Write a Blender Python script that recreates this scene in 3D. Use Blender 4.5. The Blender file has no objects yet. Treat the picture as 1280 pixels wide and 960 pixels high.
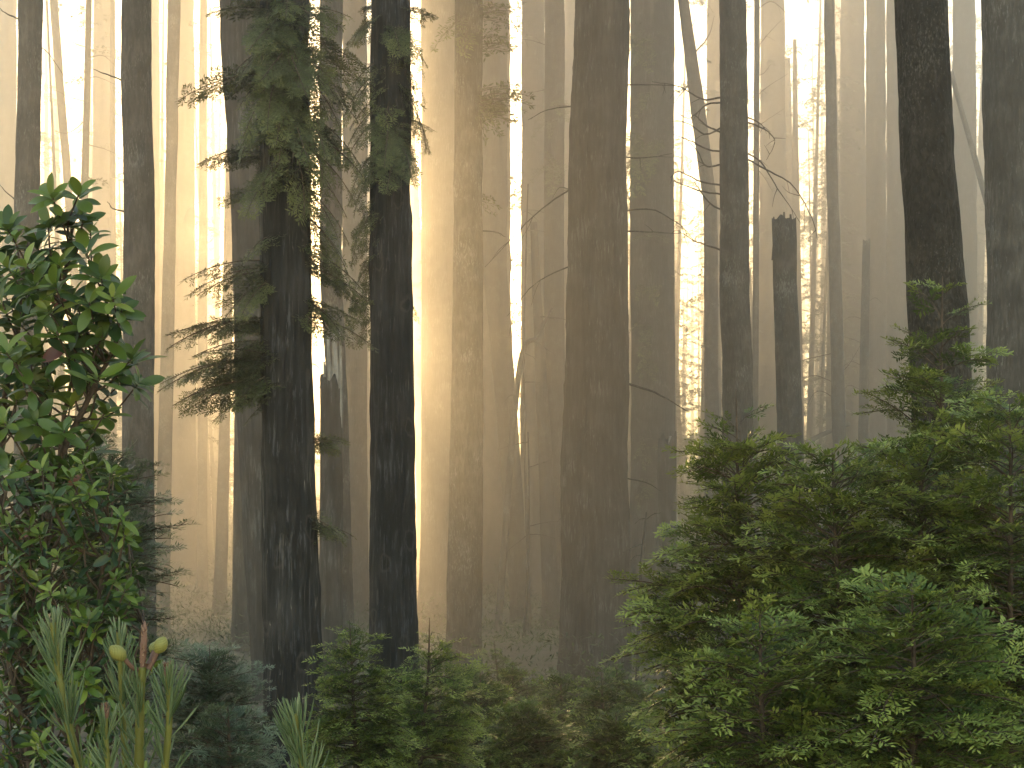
import bpy, math, time
import numpy as np
from mathutils import Vector
T0 = time.time()
SC = bpy.context.scene
COL = SC.collection
rng = np.random.default_rng(7)
F = 1778.0            # focal length in photo pixels (1280 wide)
HOR = 640.0           # row of the horizon
CZ = 1.7              # camera height
A = np.array

def far(d):           # real distances of the trees beyond the nearest ones
    return d if d < 20 else 20 + (d - 20) * 1.45

def px(x, y, d):
    return A([(x - 640.0) / F * d, d, CZ + (HOR - y) / F * d])

def sstep(a, b, v):
    t = np.clip((v - a) / (b - a), 0, 1)
    return t * t * (3 - 2 * t)

# ------------------------------------------------------------------ noise
def _h(i, j, k, s):
    n = (i * 374761393 + j * 668265263 + k * 2147483647 + s * 974634) & 0xFFFFFFFF
    n = ((n ^ (n >> 13)) * 1274126177) & 0xFFFFFFFF
    return ((n ^ (n >> 16)) & 0xFFFF) / 65535.0

def vnoise(p, seed=0):
    p = np.asarray(p, float)
    i = np.floor(p).astype(np.int64)
    f = p - i
    f = f * f * (3 - 2 * f)
    r = 0
    for dx in (0, 1):
        for dy in (0, 1):
            for dz in (0, 1):
                w = (f[..., 0] if dx else 1 - f[..., 0]) * (f[..., 1] if dy else 1 - f[..., 1]) * (f[..., 2] if dz else 1 - f[..., 2])
                r = r + w * _h(i[..., 0] + dx, i[..., 1] + dy, i[..., 2] + dz, seed)
    return r

def ground_z(x, y):
    x = np.asarray(x, float); y = np.asarray(y, float)
    z = -1.3 * sstep(4, 15, y) - 2.5 * sstep(14, 50, y) - 2.2 * sstep(50, 100, y)
    side = np.clip((x + 65) / 130, -0.2, 1.4)
    z = z + sstep(125, 310, y) * (4.5 + 11.0 * side)
    z = z + 6.0 * sstep(310, 420, y)
    p = np.stack([x * 0.12, y * 0.12, x * 0 + 3.3], -1)
    return z + (vnoise(p, 3) - 0.5) * 0.9 * sstep(5, 25, y)

# ------------------------------------------------------------------ mesh helpers
class Acc:
    def __init__(s): s.v = []; s.q = []; s.t = []; s.n = 0; s.m = []
    def add(s, v, q, tint=0.5, mat=0):
        v = np.asarray(v, np.float32).reshape(-1, 3); q = np.asarray(q, np.int32).reshape(-1, 4)
        s.v.append(v); s.q.append(q + s.n); s.n += len(v)
        s.t.append(np.broadcast_to(np.asarray(tint, np.float32), (len(v),)).copy())
        s.m.append(np.full(len(q), mat, np.int32))
    def build(s, name, mats, parent=None, smooth=False):
        me = bpy.data.meshes.new(name)
        v = np.concatenate(s.v); q = np.concatenate(s.q); t = np.concatenate(s.t); m = np.concatenate(s.m)
        if parent is not None:
            pp = parent
            while pp is not None:
                v = v - np.array(pp.location, np.float32); pp = pp.parent
        me.vertices.add(len(v)); me.vertices.foreach_set('co', v.ravel())
        me.loops.add(q.size); me.loops.foreach_set('vertex_index', q.ravel())
        me.polygons.add(len(q))
        me.polygons.foreach_set('loop_start', np.arange(0, q.size, 4, dtype=np.int32))
        me.polygons.foreach_set('loop_total', np.full(len(q), 4, np.int32))
        if smooth: me.polygons.foreach_set('use_smooth', np.ones(len(q), bool))
        if not isinstance(mats, (list, tuple)): mats = [mats]
        for x in mats: me.materials.append(x)
        if len(mats) > 1: me.polygons.foreach_set('material_index', m)
        at = me.attributes.new('tint', 'FLOAT', 'POINT'); at.data.foreach_set('value', t)
        me.update(calc_edges=True)
        o = bpy.data.objects.new(name, me); COL.objects.link(o)
        if parent is not None: o.parent = parent
        return o

def thing(name, label, cat, loc, group=None):
    o = bpy.data.objects.new(name, None); COL.objects.link(o)
    o.location = tuple(float(c) for c in loc); o.empty_display_size = 0.3
    o['label'] = label; o['category'] = cat
    if group: o['group'] = group
    return o

def grid_quads(nr, nc, wrap=True):
    i = np.arange(nr - 1)[:, None]; j = np.arange(nc if wrap else nc - 1)[None, :]
    j2 = (j + 1) % nc
    a = i * nc + j; b = i * nc + j2
    return np.stack([a, b, b + nc, a + nc], -1).reshape(-1, 4)

def tube(acc, pts, radii, sides=6, tint=0.5, mat=0, cap=True):
    pts = np.asarray(pts, float); n = len(pts)
    radii = np.broadcast_to(np.asarray(radii, float), (n,))
    d = np.gradient(pts, axis=0); d /= np.linalg.norm(d, axis=1, keepdims=True) + 1e-9
    ref = A([0.0, 0, 1]) if abs(d[:, 2]).mean() < 0.8 else A([1.0, 0, 0])
    u = np.cross(d, ref); u /= np.linalg.norm(u, axis=1, keepdims=True) + 1e-9
    w = np.cross(d, u)
    th = np.linspace(0, 2 * np.pi, sides, endpoint=False)
    v = pts[:, None] + radii[:, None, None] * (np.cos(th)[None, :, None] * u[:, None] + np.sin(th)[None, :, None] * w[:, None])
    v = v.reshape(-1, 3); q = grid_quads(n, sides)
    if cap:
        for base, c in ((0, pts[0]), ((n - 1) * sides, pts[-1])):
            k = len(v); v = np.vstack([v, c[None]])
            for a in range(0, sides, 2):
                q = np.vstack([q, [[base + a, base + (a + 1) % sides, base + (a + 2) % sides, k]]])
    acc.add(v, q, tint, mat)

def curve(pts, n=12):
    """smooth Catmull-Rom through points"""
    P = np.asarray(pts, float)
    P = np.vstack([2 * P[0] - P[1], P, 2 * P[-1] - P[-2]])
    out = []
    segs = len(P) - 3
    for s in range(segs):
        t = np.linspace(0, 1, n, endpoint=(s == segs - 1))[:, None]
        p0, p1, p2, p3 = P[s:s + 4]
        out.append(0.5 * ((2 * p1) + (p2 - p0) * t + (2 * p0 - 5 * p1 + 4 * p2 - p3) * t ** 2 + (3 * p1 - p0 - 3 * p2 + p3) * t ** 3))
    return np.vstack(out)

# ------------------------------------------------------------------ materials
def new_mat(name):
    m = bpy.data.materials.new(name); m.use_nodes = True
    nt = m.node_tree
    for n in list(nt.nodes): nt.nodes.remove(n)
    out = nt.nodes.new('ShaderNodeOutputMaterial')
    return m, nt, out

def N(nt, typ, **kw):
    n = nt.nodes.new(typ)
    for k, v in kw.items():
        if k.startswith('i_'): n.inputs[k[2:].replace('_', ' ')].default_value = v
        else: setattr(n, k, v)
    return n

def ramp(nt, stops):
    r = nt.nodes.new('ShaderNodeValToRGB'); e = r.color_ramp.elements
    while len(e) > 1: e.remove(e[-1])
    e[0].position = stops[0][0]; e[0].color = (*stops[0][1], 1)
    for p, c in stops[1:]:
        x = e.new(p); x.color = (*c, 1)
    return r

def bark_mat(name, dark, mid, light, scale=6.0, stretch=0.13, bump=0.6, streak=None, lichen=None, dist=0.03):
    m, nt, out = new_mat(name); L = nt.links.new
    tc = N(nt, 'ShaderNodeTexCoord')
    mp = N(nt, 'ShaderNodeMapping'); mp.inputs['Scale'].default_value = (1, 1, stretch)
    L(tc.outputs['Object'], mp.inputs['Vector'])
    n1 = N(nt, 'ShaderNodeTexNoise', i_Scale=scale * 2.2, i_Detail=6.0, i_Roughness=0.62, i_Distortion=0.4); L(mp.outputs[0], n1.inputs['Vector'])
    n2 = N(nt, 'ShaderNodeTexNoise', i_Scale=scale * 0.35, i_Detail=3.0); L(tc.outputs['Object'], n2.inputs['Vector'])
    vo = N(nt, 'ShaderNodeTexVoronoi', i_Scale=scale * 1.7, feature='DISTANCE_TO_EDGE'); L(mp.outputs[0], vo.inputs['Vector'])
    r = ramp(nt, [(0.36, dark), (0.5, mid), (0.64, light)])
    mixv = N(nt, 'ShaderNodeMath', operation='MULTIPLY_ADD'); mixv.inputs[1].default_value = 0.45
    L(n2.outputs['Fac'], mixv.inputs[0])
    a2 = N(nt, 'ShaderNodeMath', operation='MULTIPLY'); a2.inputs[1].default_value = 0.55; L(n1.outputs['Fac'], a2.inputs[0])
    L(a2.outputs[0], mixv.inputs[2]); L(mixv.outputs[0], r.inputs['Fac'])
    colr = r.outputs['Color']
    def overlay(sock, fac, col):
        mx = N(nt, 'ShaderNodeMix', data_type='RGBA'); L(fac, mx.inputs[0]); L(sock, mx.inputs[6]); mx.inputs[7].default_value = (*col, 1)
        return mx.outputs[2]
    if streak:
        mk = N(nt, 'ShaderNodeMapping'); mk.inputs['Scale'].default_value = (1, 1, 0.62); L(tc.outputs['Object'], mk.inputs['Vector'])
        nd = N(nt, 'ShaderNodeTexNoise', i_Scale=9.0, i_Detail=3.0); L(mk.outputs[0], nd.inputs['Vector'])
        mxv = N(nt, 'ShaderNodeMix', data_type='RGBA', blend_type='LINEAR_LIGHT'); mxv.inputs[0].default_value = 0.06; L(mk.outputs[0], mxv.inputs[6]); L(nd.outputs['Color'], mxv.inputs[7])
        vk = N(nt, 'ShaderNodeTexVoronoi', i_Scale=2.3, feature='F1'); L(mxv.outputs[2], vk.inputs['Vector'])
        rk = ramp(nt, [(0.0, (1, 1, 1)), (0.09, (1, 1, 1)), (0.13, (0.1, 0.1, 0.1)), (0.17, (0, 0, 0))]); L(vk.outputs['Distance'], rk.inputs['Fac'])
        colr = overlay(colr, rk.outputs['Color'], (0.004, 0.0035, 0.0035))
        rk2 = ramp(nt, [(0.13, (0, 0, 0)), (0.16, (.55, .55, .55)), (0.20, (0, 0, 0))]); L(vk.outputs['Distance'], rk2.inputs['Fac'])
        colr = overlay(colr, rk2.outputs['Color'], (0.075, 0.062, 0.056))
        mp2 = N(nt, 'ShaderNodeMapping'); mp2.inputs['Scale'].default_value = (1, 1, 0.035); L(tc.outputs['Object'], mp2.inputs['Vector'])
        ns = N(nt, 'ShaderNodeTexNoise', i_Scale=13.0, i_Detail=2.0, i_Roughness=0.5, i_Distortion=0.5); L(mp2.outputs[0], ns.inputs['Vector'])
        rs = ramp(nt, [(0.492, (0, 0, 0)), (0.5, (1, 1, 1)), (0.508, (0, 0, 0))]); L(ns.outputs['Fac'], rs.inputs['Fac'])
        nb = N(nt, 'ShaderNodeTexNoise', i_Scale=2.6, i_Detail=3.0); L(tc.outputs['Object'], nb.inputs['Vector'])
        rb = ramp(nt, [(0.49, (0, 0, 0)), (0.56, (1, 1, 1))]); L(nb.outputs['Fac'], rb.inputs['Fac'])
        mu = N(nt, 'ShaderNodeMath', operation='MULTIPLY'); L(rs.outputs['Color'], mu.inputs[0]); L(rb.outputs['Color'], mu.inputs[1])
        colr = overlay(colr, mu.outputs[0], streak)
    if lichen:
        nl = N(nt, 'ShaderNodeTexNoise', i_Scale=scale * 5.0, i_Detail=5.0, i_Roughness=0.7); L(mp.outputs[0], nl.inputs['Vector'])
        nm = N(nt, 'ShaderNodeTexNoise', i_Scale=1.3, i_Detail=2.0); L(tc.outputs['Object'], nm.inputs['Vector'])
        ad = N(nt, 'ShaderNodeMath', operation='MULTIPLY_ADD'); ad.inputs[1].default_value = 0.5; L(nm.outputs['Fac'], ad.inputs[0])
        L(nl.outputs['Fac'], ad.inputs[2])
        rl = ramp(nt, [(0.83, (0, 0, 0)), (0.93, (1, 1, 1))]); L(ad.outputs[0], rl.inputs['Fac'])
        colr = overlay(colr, rl.outputs['Color'], lichen)
    hs = N(nt, 'ShaderNodeMath', operation='ADD'); L(n1.outputs['Fac'], hs.inputs[0])
    vs = N(nt, 'ShaderNodeMath', operation='MULTIPLY'); vs.inputs[1].default_value = 0.9; L(vo.outputs['Distance'], vs.inputs[0]); L(vs.outputs[0], hs.inputs[1])
    bp = N(nt, 'ShaderNodeBump', i_Strength=bump, i_Distance=dist); L(hs.outputs[0], bp.inputs['Height'])
    p = N(nt, 'ShaderNodeBsdfPrincipled', i_Roughness=0.85); p.inputs['Specular IOR Level'].default_value = 0.25
    L(colr, p.inputs['Base Color']); L(bp.outputs[0], p.inputs['Normal']); L(p.outputs[0], out.inputs['Surface'])
    return m

def leaf_mat(name, stops, trans=0.3, rough=0.5, spec=0.35, noise=0.0):
    m, nt, out = new_mat(name); L = nt.links.new
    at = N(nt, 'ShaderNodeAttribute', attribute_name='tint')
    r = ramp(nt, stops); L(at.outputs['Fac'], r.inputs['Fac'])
    p = N(nt, 'ShaderNodeBsdfPrincipled', i_Roughness=rough); p.inputs['Specular IOR Level'].default_value = spec
    t = N(nt, 'ShaderNodeBsdfTranslucent')
    L(r.outputs['Color'], p.inputs['Base Color']); L(r.outputs['Color'], t.inputs['Color'])
    mx = N(nt, 'ShaderNodeMixShader'); mx.inputs[0].default_value = trans
    L(p.outputs[0], mx.inputs[1]); L(t.outputs[0], mx.inputs[2]); L(mx.outputs[0], out.inputs['Surface'])
    return m

M = {}
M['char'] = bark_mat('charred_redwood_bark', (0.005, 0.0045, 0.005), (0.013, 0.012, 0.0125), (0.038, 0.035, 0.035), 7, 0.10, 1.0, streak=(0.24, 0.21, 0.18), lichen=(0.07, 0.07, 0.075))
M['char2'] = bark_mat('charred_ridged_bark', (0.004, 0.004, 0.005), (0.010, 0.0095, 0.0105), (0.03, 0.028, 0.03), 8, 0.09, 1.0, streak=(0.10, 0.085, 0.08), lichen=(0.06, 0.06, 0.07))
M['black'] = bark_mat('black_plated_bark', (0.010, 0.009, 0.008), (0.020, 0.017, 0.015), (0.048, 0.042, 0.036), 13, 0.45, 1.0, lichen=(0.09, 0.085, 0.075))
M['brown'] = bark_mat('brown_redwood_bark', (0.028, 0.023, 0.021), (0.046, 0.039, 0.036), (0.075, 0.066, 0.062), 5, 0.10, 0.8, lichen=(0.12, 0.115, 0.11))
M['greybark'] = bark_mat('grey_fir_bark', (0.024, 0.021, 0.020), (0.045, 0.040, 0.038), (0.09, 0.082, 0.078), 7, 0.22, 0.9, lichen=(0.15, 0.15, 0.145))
M['deadwood'] = bark_mat('bleached_dead_wood', (0.10, 0.09, 0.085), (0.24, 0.225, 0.21), (0.36, 0.345, 0.33), 9, 0.12, 0.5)
M['twig'] = bark_mat('twig_bark', (0.03, 0.022, 0.016), (0.07, 0.05, 0.038), (0.12, 0.09, 0.07), 30, 0.4, 0.3, dist=0.003)
M['needle'] = leaf_mat('redwood_needles', [(0.0, (0.020, 0.038, 0.010)), (0.4, (0.060, 0.098, 0.017)), (0.7, (0.165, 0.215, 0.040)), (1.0, (0.31, 0.36, 0.09))], 0.28, 0.5, 0.3)
M['needle_dark'] = leaf_mat('olive_redwood_needles', [(0.0, (0.032, 0.040, 0.014)), (0.5, (0.078, 0.090, 0.030)), (1.0, (0.15, 0.165, 0.055))], 0.22)  # grey-green olive needles of the hanging boughs
M['needle_blue'] = leaf_mat('blue_green_fir_needles', [(0.0, (0.032, 0.056, 0.038)), (0.5, (0.075, 0.110, 0.062)), (1.0, (0.17, 0.215, 0.13))], 0.2, 0.45, 0.4)
M['leaf'] = leaf_mat('glossy_broad_leaf', [(0.0, (0.016, 0.042, 0.010)), (0.4, (0.052, 0.098, 0.014)), (0.75, (0.13, 0.19, 0.026)), (0.93, (0.21, 0.27, 0.045)), (0.97, (0.17, 0.06, 0.02)), (1.0, (0.16, 0.05, 0.03))], 0.28, 0.36, 0.5)
M['pine_needle'] = leaf_mat('pine_needles', [(0.0, (0.06, 0.10, 0.04)), (0.5, (0.13, 0.19, 0.085)), (1.0, (0.27, 0.33, 0.19))], 0.22, 0.4, 0.45)
M['pine_shoot'] = leaf_mat('pine_shoot_bark', [(0.0, (0.08, 0.09, 0.015)), (0.5, (0.15, 0.15, 0.028)), (1.0, (0.24, 0.15, 0.05))], 0.05, 0.5, 0.4)
M['bud'] = leaf_mat('pine_bud', [(0.0, (0.10, 0.05, 0.035)), (0.5, (0.20, 0.11, 0.08)), (1.0, (0.42, 0.30, 0.23))], 0.05, 0.6, 0.3)
M['cone'] = leaf_mat('young_pine_cone', [(0.0, (0.16, 0.155, 0.035)), (0.5, (0.27, 0.26, 0.075)), (1.0, (0.38, 0.37, 0.15))], 0.1, 0.5, 0.3)
M['far_leaf'] = leaf_mat('far_tree_foliage', [(0.0, (0.02, 0.034, 0.014)), (1.0, (0.06, 0.08, 0.03))], 0.3)
M['brush'] = leaf_mat('brush_foliage', [(0.0, (0.022, 0.04, 0.014)), (1.0, (0.07, 0.095, 0.03))], 0.25)

def ground_material():
    m, nt, out = new_mat('forest_soil'); L = nt.links.new
    tc = N(nt, 'ShaderNodeTexCoord')
    n = N(nt, 'ShaderNodeTexNoise', i_Scale=2.5, i_Detail=8.0, i_Roughness=0.65); L(tc.outputs['Object'], n.inputs['Vector'])
    r = ramp(nt, [(0.3, (0.025, 0.018, 0.012)), (0.5, (0.06, 0.043, 0.028)), (0.7, (0.05, 0.06, 0.025))]); L(n.outputs['Fac'], r.inputs['Fac'])
    b = N(nt, 'ShaderNodeBump', i_Strength=0.8, i_Distance=0.1); L(n.outputs['Fac'], b.inputs['Height'])
    p = N(nt, 'ShaderNodeBsdfPrincipled', i_Roughness=0.95); L(r.outputs['Color'], p.inputs['Base Color']); L(b.outputs[0], p.inputs['Normal'])
    L(p.outputs[0], out.inputs['Surface']); return m
M['ground'] = ground_material()

# ------------------------------------------------------------------ trunks
def rowfun(rows):
    """rows: (py, left, right) -> functions of py (linear, extrapolated)"""
    R = sorted(rows); ys = A([r[0] for r in R], float)
    c = A([(r[1] + r[2]) / 2 for r in R], float); w = A([(r[2] - r[1]) / 2 for r in R], float)
    def f(arr, y):
        y = np.asarray(y, float)
        v = np.interp(y, ys, arr)
        s0 = (arr[1] - arr[0]) / (ys[1] - ys[0]); s1 = (arr[-1] - arr[-2]) / (ys[-1] - ys[-2])
        v = np.where(y < ys[0], arr[0] + s0 * (y - ys[0]), v)
        return np.where(y > ys[-1], arr[-1] + s1 * (y - ys[-1]), v)
    return (lambda y: f(c, y)), (lambda y: np.maximum(f(w, y), 0.35 * w.mean()))

def trunk_mesh(acc, rows, D, top=None, rough=0.05, ridge=1.0, na=28, dz=None, seed=0, flare=0.5, zbot=None, mat=0, flute=0.03, jagk=1.0):
    cf, wf = rowfun(rows)
    cx0 = (float(cf(HOR)) - 640) / F * D
    zg = float(ground_z(cx0, D)) - 0.5 if zbot is None else zbot
    broken = top is not None
    ztop = CZ + (HOR - (top if broken else -340)) / F * D
    if dz is None: dz = max(0.06, D * 0.006)
    nz = int(min(620, max(24, (ztop - zg) / dz)))
    z = np.linspace(zg, ztop, nz)
    py = HOR - (z - CZ) / D * F
    cx = (cf(py) - 640) / F * D; r = wf(py) / F * D
    h = np.clip((z - zg) / 1.0, 0, None)
    rb = r * (1 + flare * np.exp(-h / (0.9 + r.mean() * 0.6)))
    th = np.linspace(0, 2 * np.pi, na, endpoint=False)
    TH, Z = np.meshgrid(th, z)
    R0 = r.mean()
    q = np.stack([np.cos(TH) * R0, np.sin(TH) * R0, Z * 0 + 0], -1)
    fl = flute * (np.sin(TH * 3 + seed + Z * 0.05) + 0.7 * np.sin(TH * 5 + seed * 2.1 - Z * 0.07))
    pn = np.stack([q[..., 0] * 9 + seed, q[..., 1] * 9, Z * 0.9], -1)
    ridgev = 1 - np.abs(2 * vnoise(pn * ridge, seed) - 1)
    pm = np.stack([q[..., 0] * 4 / max(R0, .2) * .5 + seed, q[..., 1] * 4 / max(R0, .2) * .5, Z * 1.6], -1)
    low = vnoise(pm, seed + 5) - 0.5
    fine = vnoise(np.stack([q[..., 0] * 26, q[..., 1] * 26, Z * 5.0], -1), seed + 9) - 0.5
    disp = 1 + fl + rough * ((ridgev - 0.6) * 1.1 + low * 0.7 + fine * 1.0)
    RR = rb[:, None] * disp
    wob = (vnoise(np.stack([z * 0.35, z * 0, z * 0 + seed], -1), seed + 2) - 0.5) * min(r.mean(), .5) * 0.16
    v = np.stack([cx[:, None] + wob[:, None] + np.cos(TH) * RR, D + np.sin(TH) * RR, Z], -1)
    if broken:   # ragged broken top
        k = max(2, int(nz * 0.02))
        jag = (vnoise(np.stack([np.cos(th) * 2.4 + seed, np.sin(th) * 2.4, th * 0], -1), seed + 4) - 0.35) * r[-1] * 2.4
        for a in range(k + 1):
            v[nz - 1 - a, :, 2] += jag * jagk * (1 - a / (k + 1))
    v = v.reshape(-1, 3); qd = grid_quads(nz, na)
    c = A([[cx[-1] + wob[-1], D, ztop - (r[-1] * 0.5 if broken else 0)]])
    v = np.vstack([v, c]); b = (nz - 1) * na
    cap = [[b + a, b + (a + 1) % na, b + (a + 2) % na, len(v) - 1] for a in range(0, na, 2)]
    acc.add(v, np.vstack([qd, cap]), 0.5, mat)
    return cf, wf, zg

def at_trunk(rows, D, py, side=0.0, front=0.0):
    cf, wf = rowfun(rows)
    p = px(float(cf(py)), py, D); r = float(wf(py)) / F * D
    return p + A([side * r * 0.8, -front * r * 0.8, 0])

# ------------------------------------------------------------------ conifer boughs
def needles(acc, P, Dv, L, Nn, nl, nw, sp, tint, mat=0, ang=55.0, jit=0.25, g=None):
    """two ranks of needles along many twigs at once"""
    g = g or rng
    P = np.asarray(P, float); Dv = np.asarray(Dv, float); Nn = np.asarray(Nn, float); L = np.asarray(L, float)
    cnt = np.maximum(2, (L / sp).astype(int)); tot = cnt.sum()
    idx = np.repeat(np.arange(len(L)), cnt)
    pos = (np.arange(tot) - np.repeat(np.cumsum(cnt) - cnt, cnt) + 0.5) / cnt[idx]
    d = Dv[idx]; n = Nn[idx]
    s = np.cross(n, d); s /= np.linalg.norm(s, axis=1, keepdims=True) + 1e-9
    for sign in (-1, 1):
        a = np.radians(ang * (1 - 0.45 * pos ** 3) + g.normal(0, 9, tot))
        nd = np.cos(a)[:, None] * d + sign * np.sin(a)[:, None] * s + n * (0.12 + g.normal(0, jit, tot))[:, None]
        nd /= np.linalg.norm(nd, axis=1, keepdims=True)
        ln = nl * (0.55 + 0.75 * np.sin(np.pi * np.clip(pos * 0.86 + 0.12, 0, 1))) * g.uniform(0.8, 1.2, tot)
        b = P[idx] + d * (pos * L[idx] + (sp * 0.5 if sign > 0 else 0))[:, None]
        w = np.cross(nd, n); w /= np.linalg.norm(w, axis=1, keepdims=True) + 1e-9
        w = w * (nw * 0.5)
        mid = b + nd * (ln * 0.5)[:, None]
        v = np.stack([b, mid + w, b + nd * ln[:, None], mid - w], 1).reshape(-1, 3)
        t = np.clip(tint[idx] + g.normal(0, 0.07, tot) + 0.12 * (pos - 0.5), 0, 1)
        acc.add(v, np.arange(tot * 4).reshape(-1, 4), np.repeat(t, 4), mat)

def twig_frame(d, n):
    d = d / (np.linalg.norm(d) + 1e-9)
    s = np.cross(n, d); s /= np.linalg.norm(s) + 1e-9
    return d, s, np.cross(d, s)

def bough(L, g, rise=0.15, droop=0.35, bl=0.30, gap=0.05, nl=0.02, nw=0.0045, sp=0.009, hang=0.0, sub=True, start=0.12, base_t=0.4):
    """one flat conifer bough along +X; returns needle-twig arrays and wood polyline"""
    n = 14; t = np.linspace(0, 1, n)
    yaw = g.normal(0, 0.10)
    ax = np.stack([t * L, yaw * L * t * t, L * (rise * t - droop * t * t)], 1)
    P, D, LL, NN, T = [], [], [], [], []
    up = A([0, 0, 1.0])
    wood = [(ax, 0.006 * (L / 0.6) ** 0.8)]
    k = 0; s = start * L
    while s < L * 0.985:
        u = s / L
        p = A([np.interp(u, t, ax[:, c]) for c in range(3)])
        tg = A([np.interp(min(u + .03, 1), t, ax[:, c]) - np.interp(max(u - .03, 0), t, ax[:, c]) for c in range(3)])
        d, sd, nn = twig_frame(tg, up)
        sign = 1 if k % 2 else -1
        length = bl * L * (1 - u) ** 0.75 * (0.45 + 0.55 * min(1, u / 0.25)) * g.uniform(0.7, 1.2) + 0.035
        a = math.radians(g.normal(54, 8) - 14 * u)
        bd = math.cos(a) * d + sign * math.sin(a) * sd + A([0, 0, g.normal(0.03, 0.16) - hang])
        bd /= np.linalg.norm(bd)
        tt = np.clip(base_t - .25 + 0.68 * u ** 1.4 + g.normal(0, 0.10), 0, 1)  # shade inside the bush put into the tint, besides paler new growth at tips
        P.append(p); D.append(bd); LL.append(length); NN.append(np.cross(bd, np.cross(nn, bd))); T.append(tt)
        if length > 0.05: wood.append((np.vstack([p, p + bd * length * 0.95]), 0.0022))
        if sub and length > 0.09:
            q = 0.3; kk = 0
            while q < 0.92:
                s2 = 1 if kk % 2 else -1
                d2, sd2, n2 = twig_frame(bd, nn)
                l2 = (length * 0.48 * (1 - q) + 0.028) * g.uniform(0.7, 1.2)
                a2 = math.radians(g.normal(46, 8))
                b2 = math.cos(a2) * d2 + s2 * math.sin(a2) * sd2 + A([0, 0, g.normal(0, 0.12) - hang * 0.7]); b2 /= np.linalg.norm(b2)
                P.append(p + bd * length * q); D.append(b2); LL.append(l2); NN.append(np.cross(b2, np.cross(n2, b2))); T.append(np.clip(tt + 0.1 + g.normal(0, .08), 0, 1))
                q += 0.045 / length * 0.8; kk += 1
        k += 1; s += gap * g.uniform(0.6, 1.2)
    tip = ax[-1] - ax[-2]; tip /= np.linalg.norm(tip)
    P.append(ax[-2]); D.append(tip); LL.append(0.07); NN.append(up); T.append(base_t + .3)
    acc = Acc()
    P = A(P); D = A(D); NN = A(NN)
    NN = NN / (np.linalg.norm(NN, axis=1, keepdims=True) + 1e-9)
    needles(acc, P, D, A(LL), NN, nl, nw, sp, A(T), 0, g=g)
    for pts, r in wood:
        tube(acc, pts, np.linspace(r, r * 0.35, len(pts)), 4 if r > 0.003 else 3, 0.5, 1, cap=False)
    return (np.concatenate(acc.v), np.concatenate(acc.q), np.concatenate(acc.t), np.concatenate(acc.m), L)

def place(acc, tpl, org, az, pitch, roll, scale=1.0, dt=0.0):
    v, q, t, m, L = tpl
    ca, sa, cp, sp_, cr, sr = math.cos(az), math.sin(az), math.cos(pitch), math.sin(pitch), math.cos(roll), math.sin(roll)
    Rr = A([[1, 0, 0], [0, cr, -sr], [0, sr, cr]]); Rp = A([[cp, 0, -sp_], [0, 1, 0], [sp_, 0, cp]]); Ra = A([[ca, -sa, 0], [sa, ca, 0], [0, 0, 1]])
    w = (v * scale) @ (Ra @ Rp @ Rr).T + np.asarray(org)
    acc.v.append(w.astype(np.float32)); acc.q.append(q + acc.n); acc.n += len(w)
    acc.t.append(np.clip(t + dt, 0, 1).astype(np.float32)); acc.m.append(m)

def bough_set(lens, per, seed, **kw):
    g = np.random.default_rng(seed); out = {}
    for L in lens: out[L] = [bough(L, g, **kw) for _ in range(per)]
    return out

def pick(bs, L, g):
    k = min(bs.keys(), key=lambda a: abs(math.log(a / L)))
    tl = bs[k][g.integers(len(bs[k]))]
    return tl, L / k

NEAR = bough_set([0.18, 0.32, 0.5, 0.75], 5, 11, nl=0.029, nw=0.0102, sp=0.0125, gap=0.046, bl=0.46, rise=0.30, droop=0.34, start=.26)
MIDB = bough_set([0.35, 0.6, 0.9, 1.3], 4, 12, nl=0.046, nw=0.016, sp=0.021, gap=0.075, bl=0.42, rise=0.25)
FIR = bough_set([0.2, 0.35, 0.55, 0.8], 4, 13, nl=0.032, nw=0.0062, sp=0.0085, gap=0.055, bl=0.40, rise=0.3, droop=0.25)
HANG = bough_set([0.3, 0.55, 0.85, 1.2], 4, 14, nl=0.046, nw=0.0115, sp=0.019, gap=0.055, hang=0.35, rise=0.22, droop=0.42, bl=0.36, base_t=0.3)
FARX = bough_set([1.8, 3.2, 5.0], 4, 16, nl=0.34, nw=0.17, sp=0.17, gap=0.36, hang=0.15, rise=0.2, droop=0.35, sub=False)
FARB = bough_set([1.0, 1.8, 3.0], 3, 15, nl=0.16, nw=0.05, sp=0.075, gap=0.22, hang=0.12, rise=0.2, droop=0.35, sub=False)

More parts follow.
